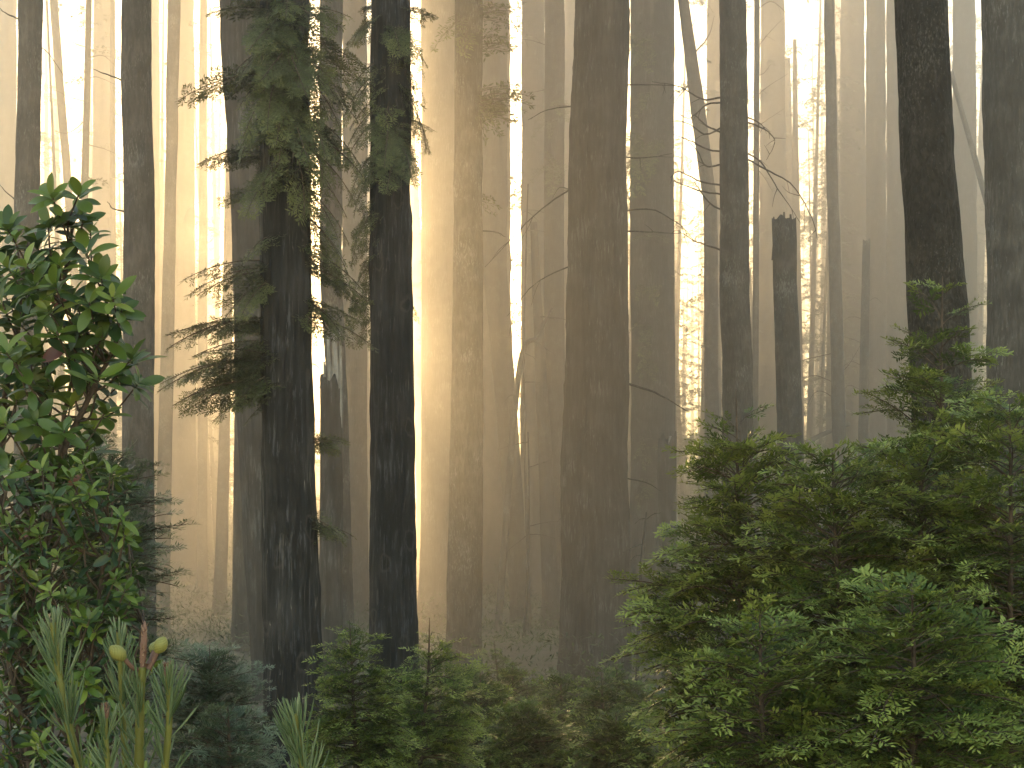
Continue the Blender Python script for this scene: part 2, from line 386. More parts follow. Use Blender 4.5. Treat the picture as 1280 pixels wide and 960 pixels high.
def sapling(name, label, D, x_base, leader, profile, bs, n, mat, seed, group='saplings on the near bank', cat='sapling', dpitch=0.18, stem_r=0.02, extra=(), deep=1.0, dt=0.14):
    """leader=(px,py) of the tip; profile rows: (py, left_px, right_px) crown reach from the stem"""
    g = np.random.default_rng(seed)
    xb = (x_base - 640) / F * D
    base = A([xb, D, float(ground_z(xb, D))])
    tip = px(leader[0], leader[1], D)
    root = thing(name, label, cat, base, group)
    st = Acc(); ln = curve([base - A([0, 0, .1]), base * 0.6 + tip * 0.4 + A([g.normal(0, .02), 0, 0]), base * .25 + tip * .75, tip], 10)
    tube(st, ln, stem_r * (1 - np.linspace(0, 1, len(ln))) ** .8 + .0018, 8)
    st.build('stem', M['twig'], root, True)
    pr = sorted(profile); ys = [p[0] for p in pr]
    fo = Acc()
    z0 = CZ + (HOR - ys[-1]) / F * D; z1 = CZ + (HOR - ys[0]) / F * D
    lw = A([max(p[1] + p[2], 8) for p in pr], float)
    yy = np.linspace(ys[0], ys[-1], 200); cw = np.cumsum(np.interp(yy, ys, lw) ** 1.05); cw /= cw[-1]
    az = g.uniform(0, 6.28)
    n = int(n * 1.3)
    for i in range(n):
        py = np.interp((i + g.uniform(0.1, .9)) / n, cw, yy)
        z = CZ + (HOR - py) / F * D
        az += 2.4 + g.normal(0, .35)
        c = math.cos(az)
        lp = np.interp(py, ys, [p[1] for p in pr]); rp = np.interp(py, ys, [p[2] for p in pr])
        reach = (rp * max(c, 0) ** 2 + lp * max(-c, 0) ** 2) + (1 - c * c) * (lp + rp) * 0.5 * deep
        L = max(0.07, reach / F * D) * g.uniform(0.72, 1.12)
        t = (py - ys[0]) / max(1, ys[-1] - ys[0])
        pitch = 0.55 * (1 - t) ** 2 - 0.05 + g.normal(0, dpitch)
        o = A([np.interp(z, ln[:, 2], ln[:, k]) for k in range(3)]); o[2] = z
        tl, s = pick(bs, L, g)
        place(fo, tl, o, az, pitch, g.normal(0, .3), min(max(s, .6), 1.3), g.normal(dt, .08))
    for (x0, y0, x1, y1, dd) in extra:     # hand-placed boughs
        a = px(x0, y0, D); b = px(x1, y1, D + dd); v = b - a
        L = np.linalg.norm(v); tl, s = pick(bs, L, g)
        place(fo, tl, a, math.atan2(v[1], v[0]), math.asin(v[2] / L) + 0.1, g.normal(0, .2), s, .08)
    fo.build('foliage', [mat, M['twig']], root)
    return root

# ------------------------------------------------------------------ the setting
gx = np.concatenate([np.linspace(-220, -31, 44), np.linspace(-30, 30, 121), np.linspace(31, 220, 44)])
gy = np.concatenate([np.linspace(-25, 0, 12), np.linspace(0.5, 60, 140), np.linspace(61, 540, 160)])
GX, GY = np.meshgrid(gx, gy)
a = Acc(); GZ = ground_z(GX, GY) + (vnoise(np.stack([GX * 1.1, GY * 1.1, GX * 0], -1), 8) - .5) * 0.12
a.add(np.stack([GX, GY, GZ], -1), grid_quads(len(gy), len(gx), False))
gnd = a.build('ground', M['ground'], smooth=True); gnd['kind'] = 'structure'

# brush and ferns over the forest floor: nobody could count it
a = Acc(); g = np.random.default_rng(21)
n = 160000
yy = 30 + 260 * g.random(n) ** 1.4; xx = g.uniform(-1, 1, n) * (6 + yy * 0.42)
cl = vnoise(np.stack([xx * 0.22, yy * 0.22, xx * 0], -1), 17)
hh = np.clip((cl - 0.28) * 3.2, 0.15, 1.7) * g.random(n) ** 0.7 * (0.75 + yy / 130)
sz = (0.02 + yy * 0.0017) * g.uniform(0.6, 1.5, n)
c = np.stack([xx, yy, ground_z(xx, yy) + hh], -1)
az = g.uniform(0, 6.28, n); el = g.normal(0.25, .5, n)
d = np.stack([np.cos(az) * np.cos(el), np.sin(az) * np.cos(el), np.sin(el)], -1)
w = np.cross(d, np.stack([g.normal(0, .4, n), g.normal(0, .4, n), np.ones(n)], -1)); w /= np.linalg.norm(w, axis=1, keepdims=True)
v = np.stack([c - d * sz[:, None], c + w * sz[:, None] * .22, c + d * sz[:, None], c - w * sz[:, None] * .22], 1)
a.add(v, np.arange(n * 4).reshape(-1, 4), np.repeat(g.random(n), 4))
o = a.build('undergrowth', M['brush']); o['kind'] = 'stuff'; o['label'] = 'low brush and ferns covering the misty forest floor'; o['category'] = 'undergrowth'

# ------------------------------------------------------------------ standing trees
def branch(parent, p0, pts, r0, mat='greybark', twigs=0, seed=0, r1=0.004, name='branch', leaf=None):
    """bare dead limb through world points"""
    g = np.random.default_rng(seed + 100)
    b = Acc(); ln = curve([p0] + list(pts), 8)
    wob = np.cumsum(g.normal(0, 1, (len(ln), 3)), axis=0) * r0 * 0.22
    wob -= np.linspace(0, 1, len(ln))[:, None] * wob[-1]
    ln = ln + wob
    tube(b, ln, np.linspace(r0, r1, len(ln)), 6)
    tot = np.linalg.norm(ln[-1] - ln[0])
    for k in range(twigs):
        i = g.integers(len(ln) // 4, len(ln) - 1); dd = ln[min(i + 1, len(ln) - 1)] - ln[i - 1]; dd /= np.linalg.norm(dd)
        v = dd * .6 + g.normal(0, .55, 3) + A([0, 0, -.2]); v /= np.linalg.norm(v); l = tot * g.uniform(.10, .28)
        q = ln[i] + v * l * .5 + g.normal(0, l * .05, 3)
        tube(b, curve([ln[i], q, ln[i] + v * l + A([0, 0, -l * .12])], 4), np.linspace(r0 * .4, r1 * .6, 8)[:len(curve([ln[i], q, ln[i] + v * l], 4))], 4)
    if leaf:
        for k in range(leaf):
            i = g.integers(len(ln) // 3, len(ln)); tl, s = pick(HANG, g.uniform(.35, .8) * (1 + tot * .1), g)
            place(b, tl, ln[i], g.uniform(0, 6.28), g.normal(-.3, .3), g.normal(0, .3), s)
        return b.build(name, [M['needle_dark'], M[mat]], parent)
    return b.build(name, M[mat], parent, True)

TREES = {}
def tree(key, label, D, rows, mat, name='tree_trunk_standing', cat='tree', group='trees standing in the mist', top=None, **kw):
    D = far(D)
    cx = (float(rowfun(rows)[0](HOR)) - 640) / F * D
    base = A([cx, D, float(ground_z(cx, D))])
    nm = name
    root = thing(nm, label, cat, base, group)
    ac = Acc(); trunk_mesh(ac, rows, D, top=top, **kw)
    ac.build('trunk', M[mat], root, True)
    TREES[key] = (root, rows, D)
    return root

def limb(key, x0, y0, pts, r=None, twigs=0, dd=0.0, mat='greybark', leaf=None, seed=None):
    root, rows, D = TREES[key]
    p0 = at_trunk(rows, D, y0); r = r or D * 0.0011
    P = []
    for i, (x, y) in enumerate(pts):
        P.append(px(x, y, D + dd * (i + 1) / len(pts)))
    r *= .5 * D / (20 + (D - 20) / 1.45 if D > 20 else D)
    branch(root, p0, P, r, mat, twigs, seed if seed is not None else int(x0 * 7 + y0), r1=r * .25, leaf=leaf)

R = 'redwood_tree'
# nearest, black
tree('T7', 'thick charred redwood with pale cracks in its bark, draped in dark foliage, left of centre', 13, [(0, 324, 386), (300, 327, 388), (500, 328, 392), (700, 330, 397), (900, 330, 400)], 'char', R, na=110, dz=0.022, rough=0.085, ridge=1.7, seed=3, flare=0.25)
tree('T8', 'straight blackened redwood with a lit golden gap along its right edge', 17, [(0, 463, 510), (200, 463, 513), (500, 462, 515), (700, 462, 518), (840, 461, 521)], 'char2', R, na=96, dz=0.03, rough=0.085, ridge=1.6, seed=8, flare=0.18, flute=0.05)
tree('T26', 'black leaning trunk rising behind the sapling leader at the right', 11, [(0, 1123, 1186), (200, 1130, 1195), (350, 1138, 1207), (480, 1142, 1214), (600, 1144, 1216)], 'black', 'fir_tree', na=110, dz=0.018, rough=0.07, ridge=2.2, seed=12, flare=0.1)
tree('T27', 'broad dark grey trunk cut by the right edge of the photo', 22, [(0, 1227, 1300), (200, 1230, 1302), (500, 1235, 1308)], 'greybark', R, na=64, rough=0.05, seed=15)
tree('T1', 'slim grey barked tree rising behind the top of the broadleaf shrub', 30, [(0, 24, 53), (120, 24, 52), (250, 20, 50), (420, 19, 47)], 'greybark', 'fir_tree', na=48, rough=0.06, seed=16)
tree('T2', 'dark brown trunk with a broken twig stub, just right of the broadleaf shrub', 28, [(0, 154, 190), (250, 155, 192), (650, 154, 193)], 'greybark', 'fir_tree', na=56, rough=0.055, seed=17)
tree('T9', 'dark broken snag with bleached splintered wood at its top, between the two charred redwoods', 25, [(480, 400, 427), (830, 400, 429)], 'brown', 'snag', cat='dead tree', top=482, na=48, rough=0.08, seed=18, flare=.2)
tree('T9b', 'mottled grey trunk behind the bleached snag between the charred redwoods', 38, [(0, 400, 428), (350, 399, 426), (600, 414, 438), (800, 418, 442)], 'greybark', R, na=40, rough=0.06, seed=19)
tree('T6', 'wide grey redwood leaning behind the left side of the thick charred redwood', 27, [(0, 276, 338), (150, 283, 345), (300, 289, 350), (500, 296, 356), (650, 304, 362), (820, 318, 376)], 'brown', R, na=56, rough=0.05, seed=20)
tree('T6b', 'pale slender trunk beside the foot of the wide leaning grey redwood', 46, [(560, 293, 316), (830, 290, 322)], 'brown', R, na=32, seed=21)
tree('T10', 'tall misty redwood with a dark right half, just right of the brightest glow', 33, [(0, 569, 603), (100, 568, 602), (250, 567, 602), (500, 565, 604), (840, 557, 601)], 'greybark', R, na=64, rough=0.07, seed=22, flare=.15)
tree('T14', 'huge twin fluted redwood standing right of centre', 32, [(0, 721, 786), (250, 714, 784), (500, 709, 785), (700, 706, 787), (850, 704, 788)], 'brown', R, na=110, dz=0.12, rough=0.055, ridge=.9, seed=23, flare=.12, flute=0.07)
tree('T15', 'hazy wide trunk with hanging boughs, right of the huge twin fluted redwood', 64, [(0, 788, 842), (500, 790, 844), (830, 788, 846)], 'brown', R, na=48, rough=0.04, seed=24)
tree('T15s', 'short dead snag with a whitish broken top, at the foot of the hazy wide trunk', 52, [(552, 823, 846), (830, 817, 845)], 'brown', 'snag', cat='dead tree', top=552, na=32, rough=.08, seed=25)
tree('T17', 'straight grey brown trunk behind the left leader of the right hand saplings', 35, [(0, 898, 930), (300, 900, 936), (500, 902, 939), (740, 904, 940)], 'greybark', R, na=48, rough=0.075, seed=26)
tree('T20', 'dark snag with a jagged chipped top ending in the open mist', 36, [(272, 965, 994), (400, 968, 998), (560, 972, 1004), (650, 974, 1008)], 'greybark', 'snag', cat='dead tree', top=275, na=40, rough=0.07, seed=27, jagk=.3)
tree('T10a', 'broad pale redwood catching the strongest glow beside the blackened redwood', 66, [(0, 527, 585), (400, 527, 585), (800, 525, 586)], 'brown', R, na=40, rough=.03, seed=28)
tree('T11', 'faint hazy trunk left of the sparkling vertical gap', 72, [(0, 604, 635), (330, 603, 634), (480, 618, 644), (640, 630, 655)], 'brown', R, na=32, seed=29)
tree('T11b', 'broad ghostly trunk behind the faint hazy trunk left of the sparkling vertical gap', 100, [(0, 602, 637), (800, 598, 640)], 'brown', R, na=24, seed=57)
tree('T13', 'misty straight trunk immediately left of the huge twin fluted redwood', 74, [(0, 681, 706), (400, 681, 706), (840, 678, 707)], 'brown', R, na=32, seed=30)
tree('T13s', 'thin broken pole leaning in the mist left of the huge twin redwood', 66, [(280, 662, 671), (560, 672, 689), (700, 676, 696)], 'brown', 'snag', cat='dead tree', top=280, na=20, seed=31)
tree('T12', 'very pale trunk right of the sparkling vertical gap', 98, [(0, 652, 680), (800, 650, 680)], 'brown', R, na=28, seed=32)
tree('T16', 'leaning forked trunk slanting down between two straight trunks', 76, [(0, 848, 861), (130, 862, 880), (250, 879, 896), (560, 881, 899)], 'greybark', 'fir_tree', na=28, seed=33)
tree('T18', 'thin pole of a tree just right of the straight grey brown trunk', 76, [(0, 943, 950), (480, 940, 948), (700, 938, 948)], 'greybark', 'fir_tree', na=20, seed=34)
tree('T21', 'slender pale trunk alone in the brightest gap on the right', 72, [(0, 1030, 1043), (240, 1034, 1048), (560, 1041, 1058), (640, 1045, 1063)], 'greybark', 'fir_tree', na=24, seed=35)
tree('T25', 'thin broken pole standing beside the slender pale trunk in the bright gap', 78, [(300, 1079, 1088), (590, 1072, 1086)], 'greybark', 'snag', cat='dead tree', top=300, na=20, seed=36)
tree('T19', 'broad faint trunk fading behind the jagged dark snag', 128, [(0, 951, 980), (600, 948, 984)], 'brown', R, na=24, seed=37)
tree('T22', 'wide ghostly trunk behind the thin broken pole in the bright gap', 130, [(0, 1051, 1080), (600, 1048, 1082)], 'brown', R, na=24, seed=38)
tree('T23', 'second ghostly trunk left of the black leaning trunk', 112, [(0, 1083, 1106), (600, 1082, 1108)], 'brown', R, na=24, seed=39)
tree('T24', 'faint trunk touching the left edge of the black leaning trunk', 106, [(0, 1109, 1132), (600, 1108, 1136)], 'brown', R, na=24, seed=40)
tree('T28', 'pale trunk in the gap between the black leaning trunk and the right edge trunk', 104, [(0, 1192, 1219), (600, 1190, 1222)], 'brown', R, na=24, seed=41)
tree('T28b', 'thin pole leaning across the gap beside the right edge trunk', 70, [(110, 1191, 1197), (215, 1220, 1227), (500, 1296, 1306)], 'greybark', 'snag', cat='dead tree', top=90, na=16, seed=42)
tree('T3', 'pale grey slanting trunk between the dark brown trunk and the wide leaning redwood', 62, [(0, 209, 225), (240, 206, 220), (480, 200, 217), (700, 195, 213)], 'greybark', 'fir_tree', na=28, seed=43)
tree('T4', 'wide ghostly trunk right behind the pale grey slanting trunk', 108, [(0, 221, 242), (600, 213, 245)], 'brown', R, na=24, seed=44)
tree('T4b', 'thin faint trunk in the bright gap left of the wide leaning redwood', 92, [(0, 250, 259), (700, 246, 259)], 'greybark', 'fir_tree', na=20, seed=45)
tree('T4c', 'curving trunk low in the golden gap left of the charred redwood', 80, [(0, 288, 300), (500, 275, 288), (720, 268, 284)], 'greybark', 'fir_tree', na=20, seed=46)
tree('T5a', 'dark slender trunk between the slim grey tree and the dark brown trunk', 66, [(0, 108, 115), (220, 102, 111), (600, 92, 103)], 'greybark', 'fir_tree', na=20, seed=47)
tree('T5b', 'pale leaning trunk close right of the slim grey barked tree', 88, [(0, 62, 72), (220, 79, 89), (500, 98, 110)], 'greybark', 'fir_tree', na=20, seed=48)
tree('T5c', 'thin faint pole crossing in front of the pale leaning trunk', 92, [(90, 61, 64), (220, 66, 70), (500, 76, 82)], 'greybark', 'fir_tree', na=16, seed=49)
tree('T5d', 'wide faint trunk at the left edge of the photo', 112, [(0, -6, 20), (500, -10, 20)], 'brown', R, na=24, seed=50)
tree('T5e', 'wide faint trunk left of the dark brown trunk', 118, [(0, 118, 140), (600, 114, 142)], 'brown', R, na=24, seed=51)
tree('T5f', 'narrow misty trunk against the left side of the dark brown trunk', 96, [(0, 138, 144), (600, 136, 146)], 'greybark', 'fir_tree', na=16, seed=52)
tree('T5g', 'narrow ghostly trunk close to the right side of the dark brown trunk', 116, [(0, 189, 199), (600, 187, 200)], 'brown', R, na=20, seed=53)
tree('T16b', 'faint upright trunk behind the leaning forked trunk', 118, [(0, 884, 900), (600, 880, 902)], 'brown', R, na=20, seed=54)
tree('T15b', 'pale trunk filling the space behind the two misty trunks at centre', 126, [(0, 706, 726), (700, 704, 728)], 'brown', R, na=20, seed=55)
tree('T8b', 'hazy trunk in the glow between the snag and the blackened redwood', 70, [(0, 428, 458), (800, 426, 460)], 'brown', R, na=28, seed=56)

# crowns: above the top of the picture, they shade the forest floor
CROWN = []
for i in range(3):
    gc = np.random.default_rng(300 + i); b = Acc()
    for k in range(64):
        t = gc.uniform(0, 1); L = (4.6 * (1 - t) ** .7 + .9) * gc.uniform(.6, 1.1); tl, sc_ = pick(FARB, L, gc)
        place(b, tl, (0, 0, t * 20), gc.uniform(0, 6.28), gc.normal(-.05, .2), gc.normal(0, .2), min(sc_, 2.0))
    o = b.build('crown', [M['far_leaf'], M['brown']]); CROWN.append(o.data); bpy.data.objects.remove(o)
gc = np.random.default_rng(77)
for k_, (root, rows, D) in TREES.items():
    if root['category'] == 'dead tree' or D < 12.5: continue
    z0 = CZ + (HOR / F) * D * 1.06 + 2.0 + max(0, 24 - D) * .25
    p = at_trunk(rows, D, HOR - (z0 - CZ) / D * F)
    if z0 > 88: continue
    o = bpy.data.objects.new('crown', CROWN[gc.integers(3)]); COL.objects.link(o); o.parent = root
    o.location = (p[0] - root.location[0], 0, z0 - root.location[2])
    sc_ = .62 + D / 95; o.scale = (sc_, sc_, sc_ * 1.1); o.rotation_euler = (0, 0, gc.uniform(0, 6.28))

# splintered pale wood on the snags
def splinters(key, spec, mat='deadwood'):
    root, rows, D = TREES[key]; b = Acc()
    for (x0, y0, x1, y1, w) in spec:
        p0 = px(x0, y0 + 40, D - 0.02); p1 = px(x1, y1, D - 0.05)
        ln = curve([p0, (p0 + p1) / 2 + A([.02, 0, 0]), p1], 6)
        tube(b, ln, np.linspace(w / F * D, w * .25 / F * D, len(ln)), 7)
    b.build('splintered_top', M[mat], root, True)
splinters('T9', [(419, 500, 417, 396, 8), (412, 500, 410, 420, 6), (424, 495, 425, 410, 4), (406, 500, 405, 452, 5)])
splinters('T20', [(990, 292, 988, 268, 5), (979, 285, 980, 265, 4), (968, 285, 967, 271, 4)], 'greybark')
splinters('T15s', [(838, 580, 838, 545, 8), (843, 620, 842, 556, 4)])

# bare limbs
limb('T2', 154, 104, [(140, 96), (116, 86)], r=.05); limb('T2', 154, 268, [(145, 262), (134, 252)], r=.05)
limb('T1', 22, 28, [(10, 18), (-4, 8)], r=.05); limb('T1', 52, 50, [(60, 65), (80, 95)], r=.035, twigs=1)
limb('T1', 20, 262, [(8, 240), (-3, 228)], r=.04)
for s, (y0, pts) in enumerate([(100, [(120, 96), (150, 108)]), (128, [(90, 122), (66, 112)]), (180, [(130, 186), (152, 196)]), (60, [(88, 50), (70, 30)]), (72, [(128, 70), (146, 84)]), (150, [(85, 166), (66, 162)])]):
    limb('T5a', 110, y0, pts, r=.06, twigs=3, seed=s)
for s, (y0, pts) in enumerate([(160, [(260, 150), (276, 132)]), (250, [(236, 262), (228, 280)]), (300, [(266, 290), (280, 300)]), (90, [(240, 80), (226, 72)])]):
    limb('T4b', 254, y0, pts, r=.06, twigs=3, seed=20 + s)
# the tangle of dead limbs right of the twin redwood
for s, (y0, pts) in enumerate([(118, [(880, 124), (850, 108), (815, 102)]), (128, [(885, 130), (862, 148), (846, 140)]), (152, [(884, 168), (860, 155), (842, 150)]), (190, [(884, 186), (862, 176), (842, 168)]), (172, [(886, 160), (868, 145), (862, 152)]),
                               (232, [(876, 226), (850, 214), (838, 222)]), (245, [(880, 238), (858, 232), (842, 226)]), (320, [(884, 306), (868, 300), (850, 290)]), (200, [(884, 210), (872, 190), (856, 172)]), (270, [(890, 256), (874, 236), (868, 226)])]):
    limb('T17', 900, y0, pts, r=.055, twigs=3, seed=40 + s)
for s, (y0, pts) in enumerate([(186, [(948, 200), (975, 240), (1000, 278)]), (190, [(960, 214), (990, 232), (1014, 270), (1022, 300)]), (150, [(948, 158), (968, 176), (958, 200)]), (140, [(945, 152), (956, 160)])]):
    limb('T17', 930, y0, pts, r=.05, twigs=4, seed=60 + s)
for s, (y0, pts) in enumerate([(120, [(960, 108), (985, 92)]), (160, [(958, 150), (980, 136)]), (60, [(962, 40), (980, 22)]), (12, [(965, 2), (985, 20), (996, 50)]), (210, [(956, 222), (966, 240)]), (96, [(956, 90), (964, 80)])]):
    limb('T18', 946, y0, pts, r=.06, twigs=2, seed=70 + s)
limb('T16', 870, 70, [(884, 46), (893, 20)], r=.11, seed=80); limb('T16', 864, 96, [(852, 118), (842, 130)], r=.12, seed=81); limb('T16', 860, 40, [(868, 25), (866, -5)], r=.08, seed=82)
for s, (y0, pts) in enumerate([(440, [(1000, 452), (975, 470)]), (480, [(1012, 470), (980, 500)]), (500, [(1020, 490), (1000, 530)]), (470, [(1062, 455), (1076, 430)])]):
    limb('T21', 1046, y0, pts, r=.05, twigs=5, seed=90 + s)
for s, (y0, pts) in enumerate([(400, [(1064, 396), (1050, 404)]), (430, [(1066, 424), (1052, 420)]), (460, [(1064, 452), (1050, 462)]), (380, [(1094, 372), (1104, 380)]), (490, [(1060, 482), (1048, 500)])]):
    limb('T25', 1080, y0, pts, r=.04, twigs=4, seed=110 + s)
for s, (y0, pts) in enumerate([(110, [(800, 106), (850, 108)]), (190, [(800, 198), (840, 192)]), (270, [(808, 262), (846, 278), (860, 290)]), (288, [(810, 290), (850, 292)])]):
    limb('T14', 785, y0, pts, r=.045, twigs=2, seed=130 + s)
limb('T14', 786, 470, [(810, 488), (835, 500), (860, 514)], r=.07, seed=140, mat='greybark')
limb('T14', 786, 594, [(802, 602), (826, 614)], r=.045, seed=141, mat='greybark')
limb('T14', 712, 215, [(676, 262), (606, 334)], r=.05, twigs=3, seed=142)
limb('T14', 708, 320, [(676, 350), (634, 395)], r=.045, twigs=3, seed=143)
limb('T14', 712, 130, [(690, 136), (660, 150)], r=.04, twigs=2, seed=144)
limb('T13', 682, 110, [(664, 116), (640, 124)], r=.06, twigs=3, seed=150); limb('T13', 682, 270, [(664, 262), (644, 272)], r=.06, twigs=3, seed=151)
limb('T13', 682, 60, [(660, 50), (640, 52)], r=.06, twigs=3, seed=152)
limb('T10', 603, 288, [(620, 290), (632, 296)], r=.05, twigs=1, seed=153)

# leaning dead poles in the centre haze
def pole(label, D, pts, r, seed, tw=6):
    r *= far(D) / D; D = far(D)
    P = [px(x, y, D) for x, y in pts]
    gz = float(ground_z(P[0][0], D)); P[0] = A([P[0][0], D, gz - .1])
    root = thing('dead_pole', label, 'dead tree', A([P[0][0], D, gz]), 'dead poles in the mist')
    b = Acc(); ln = curve(P, 10); tube(b, ln, np.linspace(r, r * .35, len(ln)), 8); b.build('trunk', M['greybark'], root, True)
    g = np.random.default_rng(seed)
    for k in range(tw):
        i = g.integers(len(ln) // 4, len(ln) - 1); v = A([g.choice([-1, 1]) * g.uniform(.5, 1), g.normal(0, .5), g.normal(-.1, .4)]); l = g.uniform(.6, 1.8) * D / 60
        branch(root, ln[i], [ln[i] + v * l * .5 + A([0, 0, .05]), ln[i] + v * l], r * .3, 'greybark', 2, seed + k, .004)
pole('dead pole leaning steeply behind the left side of the huge twin redwood', 60, [(622, 760), (648, 470), (672, 420), (690, 385)], .16, 1, 4)
pole('thin upright dead pole in the haze left of the huge twin redwood', 58, [(662, 760), (655, 500), (657, 340), (660, 230)], .07, 2, 6)
pole('slender bare sapling pole with pale bark in front of the hazy wide trunk', 29, [(795, 830), (800, 730), (806, 660), (808, 640)], .04, 3, 4)
pole('low slanting dead stick at the foot of the misty trunks at centre', 50, [(655, 830), (660, 700), (661, 600), (660, 540)], .07, 4, 5)
pole('bare bent stick leaning in the brown mist left of the right hand saplings', 40, [(865, 740), (872, 660), (882, 625), (888, 600)], .035, 5, 4)

# hanging foliage on the charred redwoods and misty silhouettes
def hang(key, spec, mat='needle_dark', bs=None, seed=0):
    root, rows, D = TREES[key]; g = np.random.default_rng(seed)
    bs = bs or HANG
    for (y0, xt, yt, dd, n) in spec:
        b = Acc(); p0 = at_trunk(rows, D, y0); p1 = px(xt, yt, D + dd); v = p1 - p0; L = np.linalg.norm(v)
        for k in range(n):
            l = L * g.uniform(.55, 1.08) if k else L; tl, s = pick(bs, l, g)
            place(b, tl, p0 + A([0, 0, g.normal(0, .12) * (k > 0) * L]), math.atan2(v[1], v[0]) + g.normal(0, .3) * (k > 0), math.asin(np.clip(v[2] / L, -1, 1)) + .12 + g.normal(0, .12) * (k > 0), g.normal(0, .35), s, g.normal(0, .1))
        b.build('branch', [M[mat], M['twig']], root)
sp7 = [(96, 222, 112, -.2, 3), (185, 252, 200, .1, 3), (240, 268, 248, .2, 2), (330, 230, 342, -.2, 3), (375, 268, 372, .2, 2), (412, 214, 410, .1, 3), (432, 240, 438, -.3, 3), (455, 200, 468, -.1, 4), (470, 232, 508, .2, 4), (480, 268, 520, -.3, 3), (460, 290, 500, -.4, 3),
       (20, 262, 8, -.3, 3), (60, 288, 95, -.5, 3), (140, 290, 190, -.5, 3), (210, 300, 260, -.6, 3), (290, 300, 320, -.4, 2), (340, 292, 392, -.4, 3),
       (10, 340, 60, -.8, 4), (50, 370, 110, -.8, 4), (90, 330, 150, -.8, 4), (130, 372, 190, -.7, 4), (20, 310, 70, -.8, 4), (100, 310, 160, -.7, 4), (60, 350, 100, -.9, 4),
       (15, 445, 20, .3, 4), (40, 460, 90, .2, 4), (90, 450, 140, -.2, 4), (130, 455, 200, .1, 4), (170, 450, 250, 0, 4), (220, 440, 300, .1, 4), (150, 420, 230, -.4, 4), (250, 430, 330, .1, 3), (330, 462, 370, .2, 4), (375, 450, 400, 0, 4), (360, 430, 420, .2, 3), (300, 420, 350, .2, 3), (395, 470, 425, .3, 2),
       (545, 422, 560, .1, 2), (655, 440, 664, .1, 3), (640, 425, 668, -.2, 2), (560, 428, 545, .2, 2)]
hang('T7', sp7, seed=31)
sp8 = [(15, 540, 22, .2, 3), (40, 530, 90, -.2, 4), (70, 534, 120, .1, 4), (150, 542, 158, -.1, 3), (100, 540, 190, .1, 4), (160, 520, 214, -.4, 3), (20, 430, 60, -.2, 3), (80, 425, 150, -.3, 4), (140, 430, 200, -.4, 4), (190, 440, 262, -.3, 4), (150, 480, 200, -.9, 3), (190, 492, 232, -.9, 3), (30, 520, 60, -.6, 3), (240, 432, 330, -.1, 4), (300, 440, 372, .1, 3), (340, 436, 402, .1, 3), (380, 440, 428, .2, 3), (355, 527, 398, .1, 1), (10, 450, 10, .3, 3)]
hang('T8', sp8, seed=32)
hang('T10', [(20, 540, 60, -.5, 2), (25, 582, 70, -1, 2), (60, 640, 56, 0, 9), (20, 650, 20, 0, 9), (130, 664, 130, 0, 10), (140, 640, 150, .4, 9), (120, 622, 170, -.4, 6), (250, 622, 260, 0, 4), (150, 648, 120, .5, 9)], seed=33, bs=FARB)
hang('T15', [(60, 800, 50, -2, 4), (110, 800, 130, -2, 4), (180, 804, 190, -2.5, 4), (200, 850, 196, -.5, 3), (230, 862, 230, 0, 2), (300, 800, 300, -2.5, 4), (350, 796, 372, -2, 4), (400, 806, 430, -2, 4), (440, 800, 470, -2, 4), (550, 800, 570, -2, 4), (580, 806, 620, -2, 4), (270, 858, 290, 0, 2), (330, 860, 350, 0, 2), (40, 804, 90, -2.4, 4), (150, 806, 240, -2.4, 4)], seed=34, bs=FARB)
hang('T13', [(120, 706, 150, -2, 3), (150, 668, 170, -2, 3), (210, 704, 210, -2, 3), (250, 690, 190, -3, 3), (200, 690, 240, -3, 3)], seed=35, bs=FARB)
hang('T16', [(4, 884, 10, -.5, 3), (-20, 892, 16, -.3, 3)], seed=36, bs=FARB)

# ------------------------------------------------------------------ the far wood: one mass of hazy boughs and stems, some added to block the sun
g = np.random.default_rng(41); ff = Acc(); tot = 0
fx = []
for i in range(470):
    D = 175 + 310 * g.random() ** 1.4; x = g.uniform(-1, 1) * (D * 0.42); Lm = 1.0
    if i >= 430: D = g.uniform(180, 320); x = (g.uniform(545, 590) - 640) / F * D; Lm = .6  # extra trees packed in to keep sun off the central mist
    q = 640 + x / D * F
    if i < 430 and (491 < q < 536 or 392 < q < 442 or 588 < q < 665): continue  # gaps left open for the sun to reach the mist
    sun_block = None
    if i >= 460: sun_block = (461, 475, 547, 560, 573, 586, 468, 482, 553, 566)[i - 460]; D = 300 + 6 * (i - 460); x = (sun_block - 640) / F * D; Lm = .4  # wide stems added out of sight to block the sun beside the gaps
    zg = float(ground_z(x, D)); h = min(108, D * .42 * g.uniform(.45, 1.12)); r = g.uniform(.22, .6) if i % 3 else g.uniform(.8, 1.8)
    lean = g.normal(0, .6, 2)
    if sun_block: r = 2.1; lean *= 0; h = 100
    z = np.linspace(0, 1, 7)
    tube(ff, np.stack([x + lean[0] * z * 2, D + lean[1] * z, zg - .5 + z * h], 1), r * (1 - (.35 if sun_block else .75) * z), 7, .5, 1)
    nb = int(g.uniform(24, 60)); 
    for k in range(nb):
        t = g.uniform(.06, 1) ** .9; L = g.uniform(2.4, 7.0) * (1.1 - .5 * t) * Lm; tl, s = pick(FARX, L, g)
        place(ff, tl, (x + lean[0] * t * 2, D + lean[1] * t, zg + t * h), g.uniform(0, 6.28), g.normal(-.12, .22), g.normal(0, .2), s)
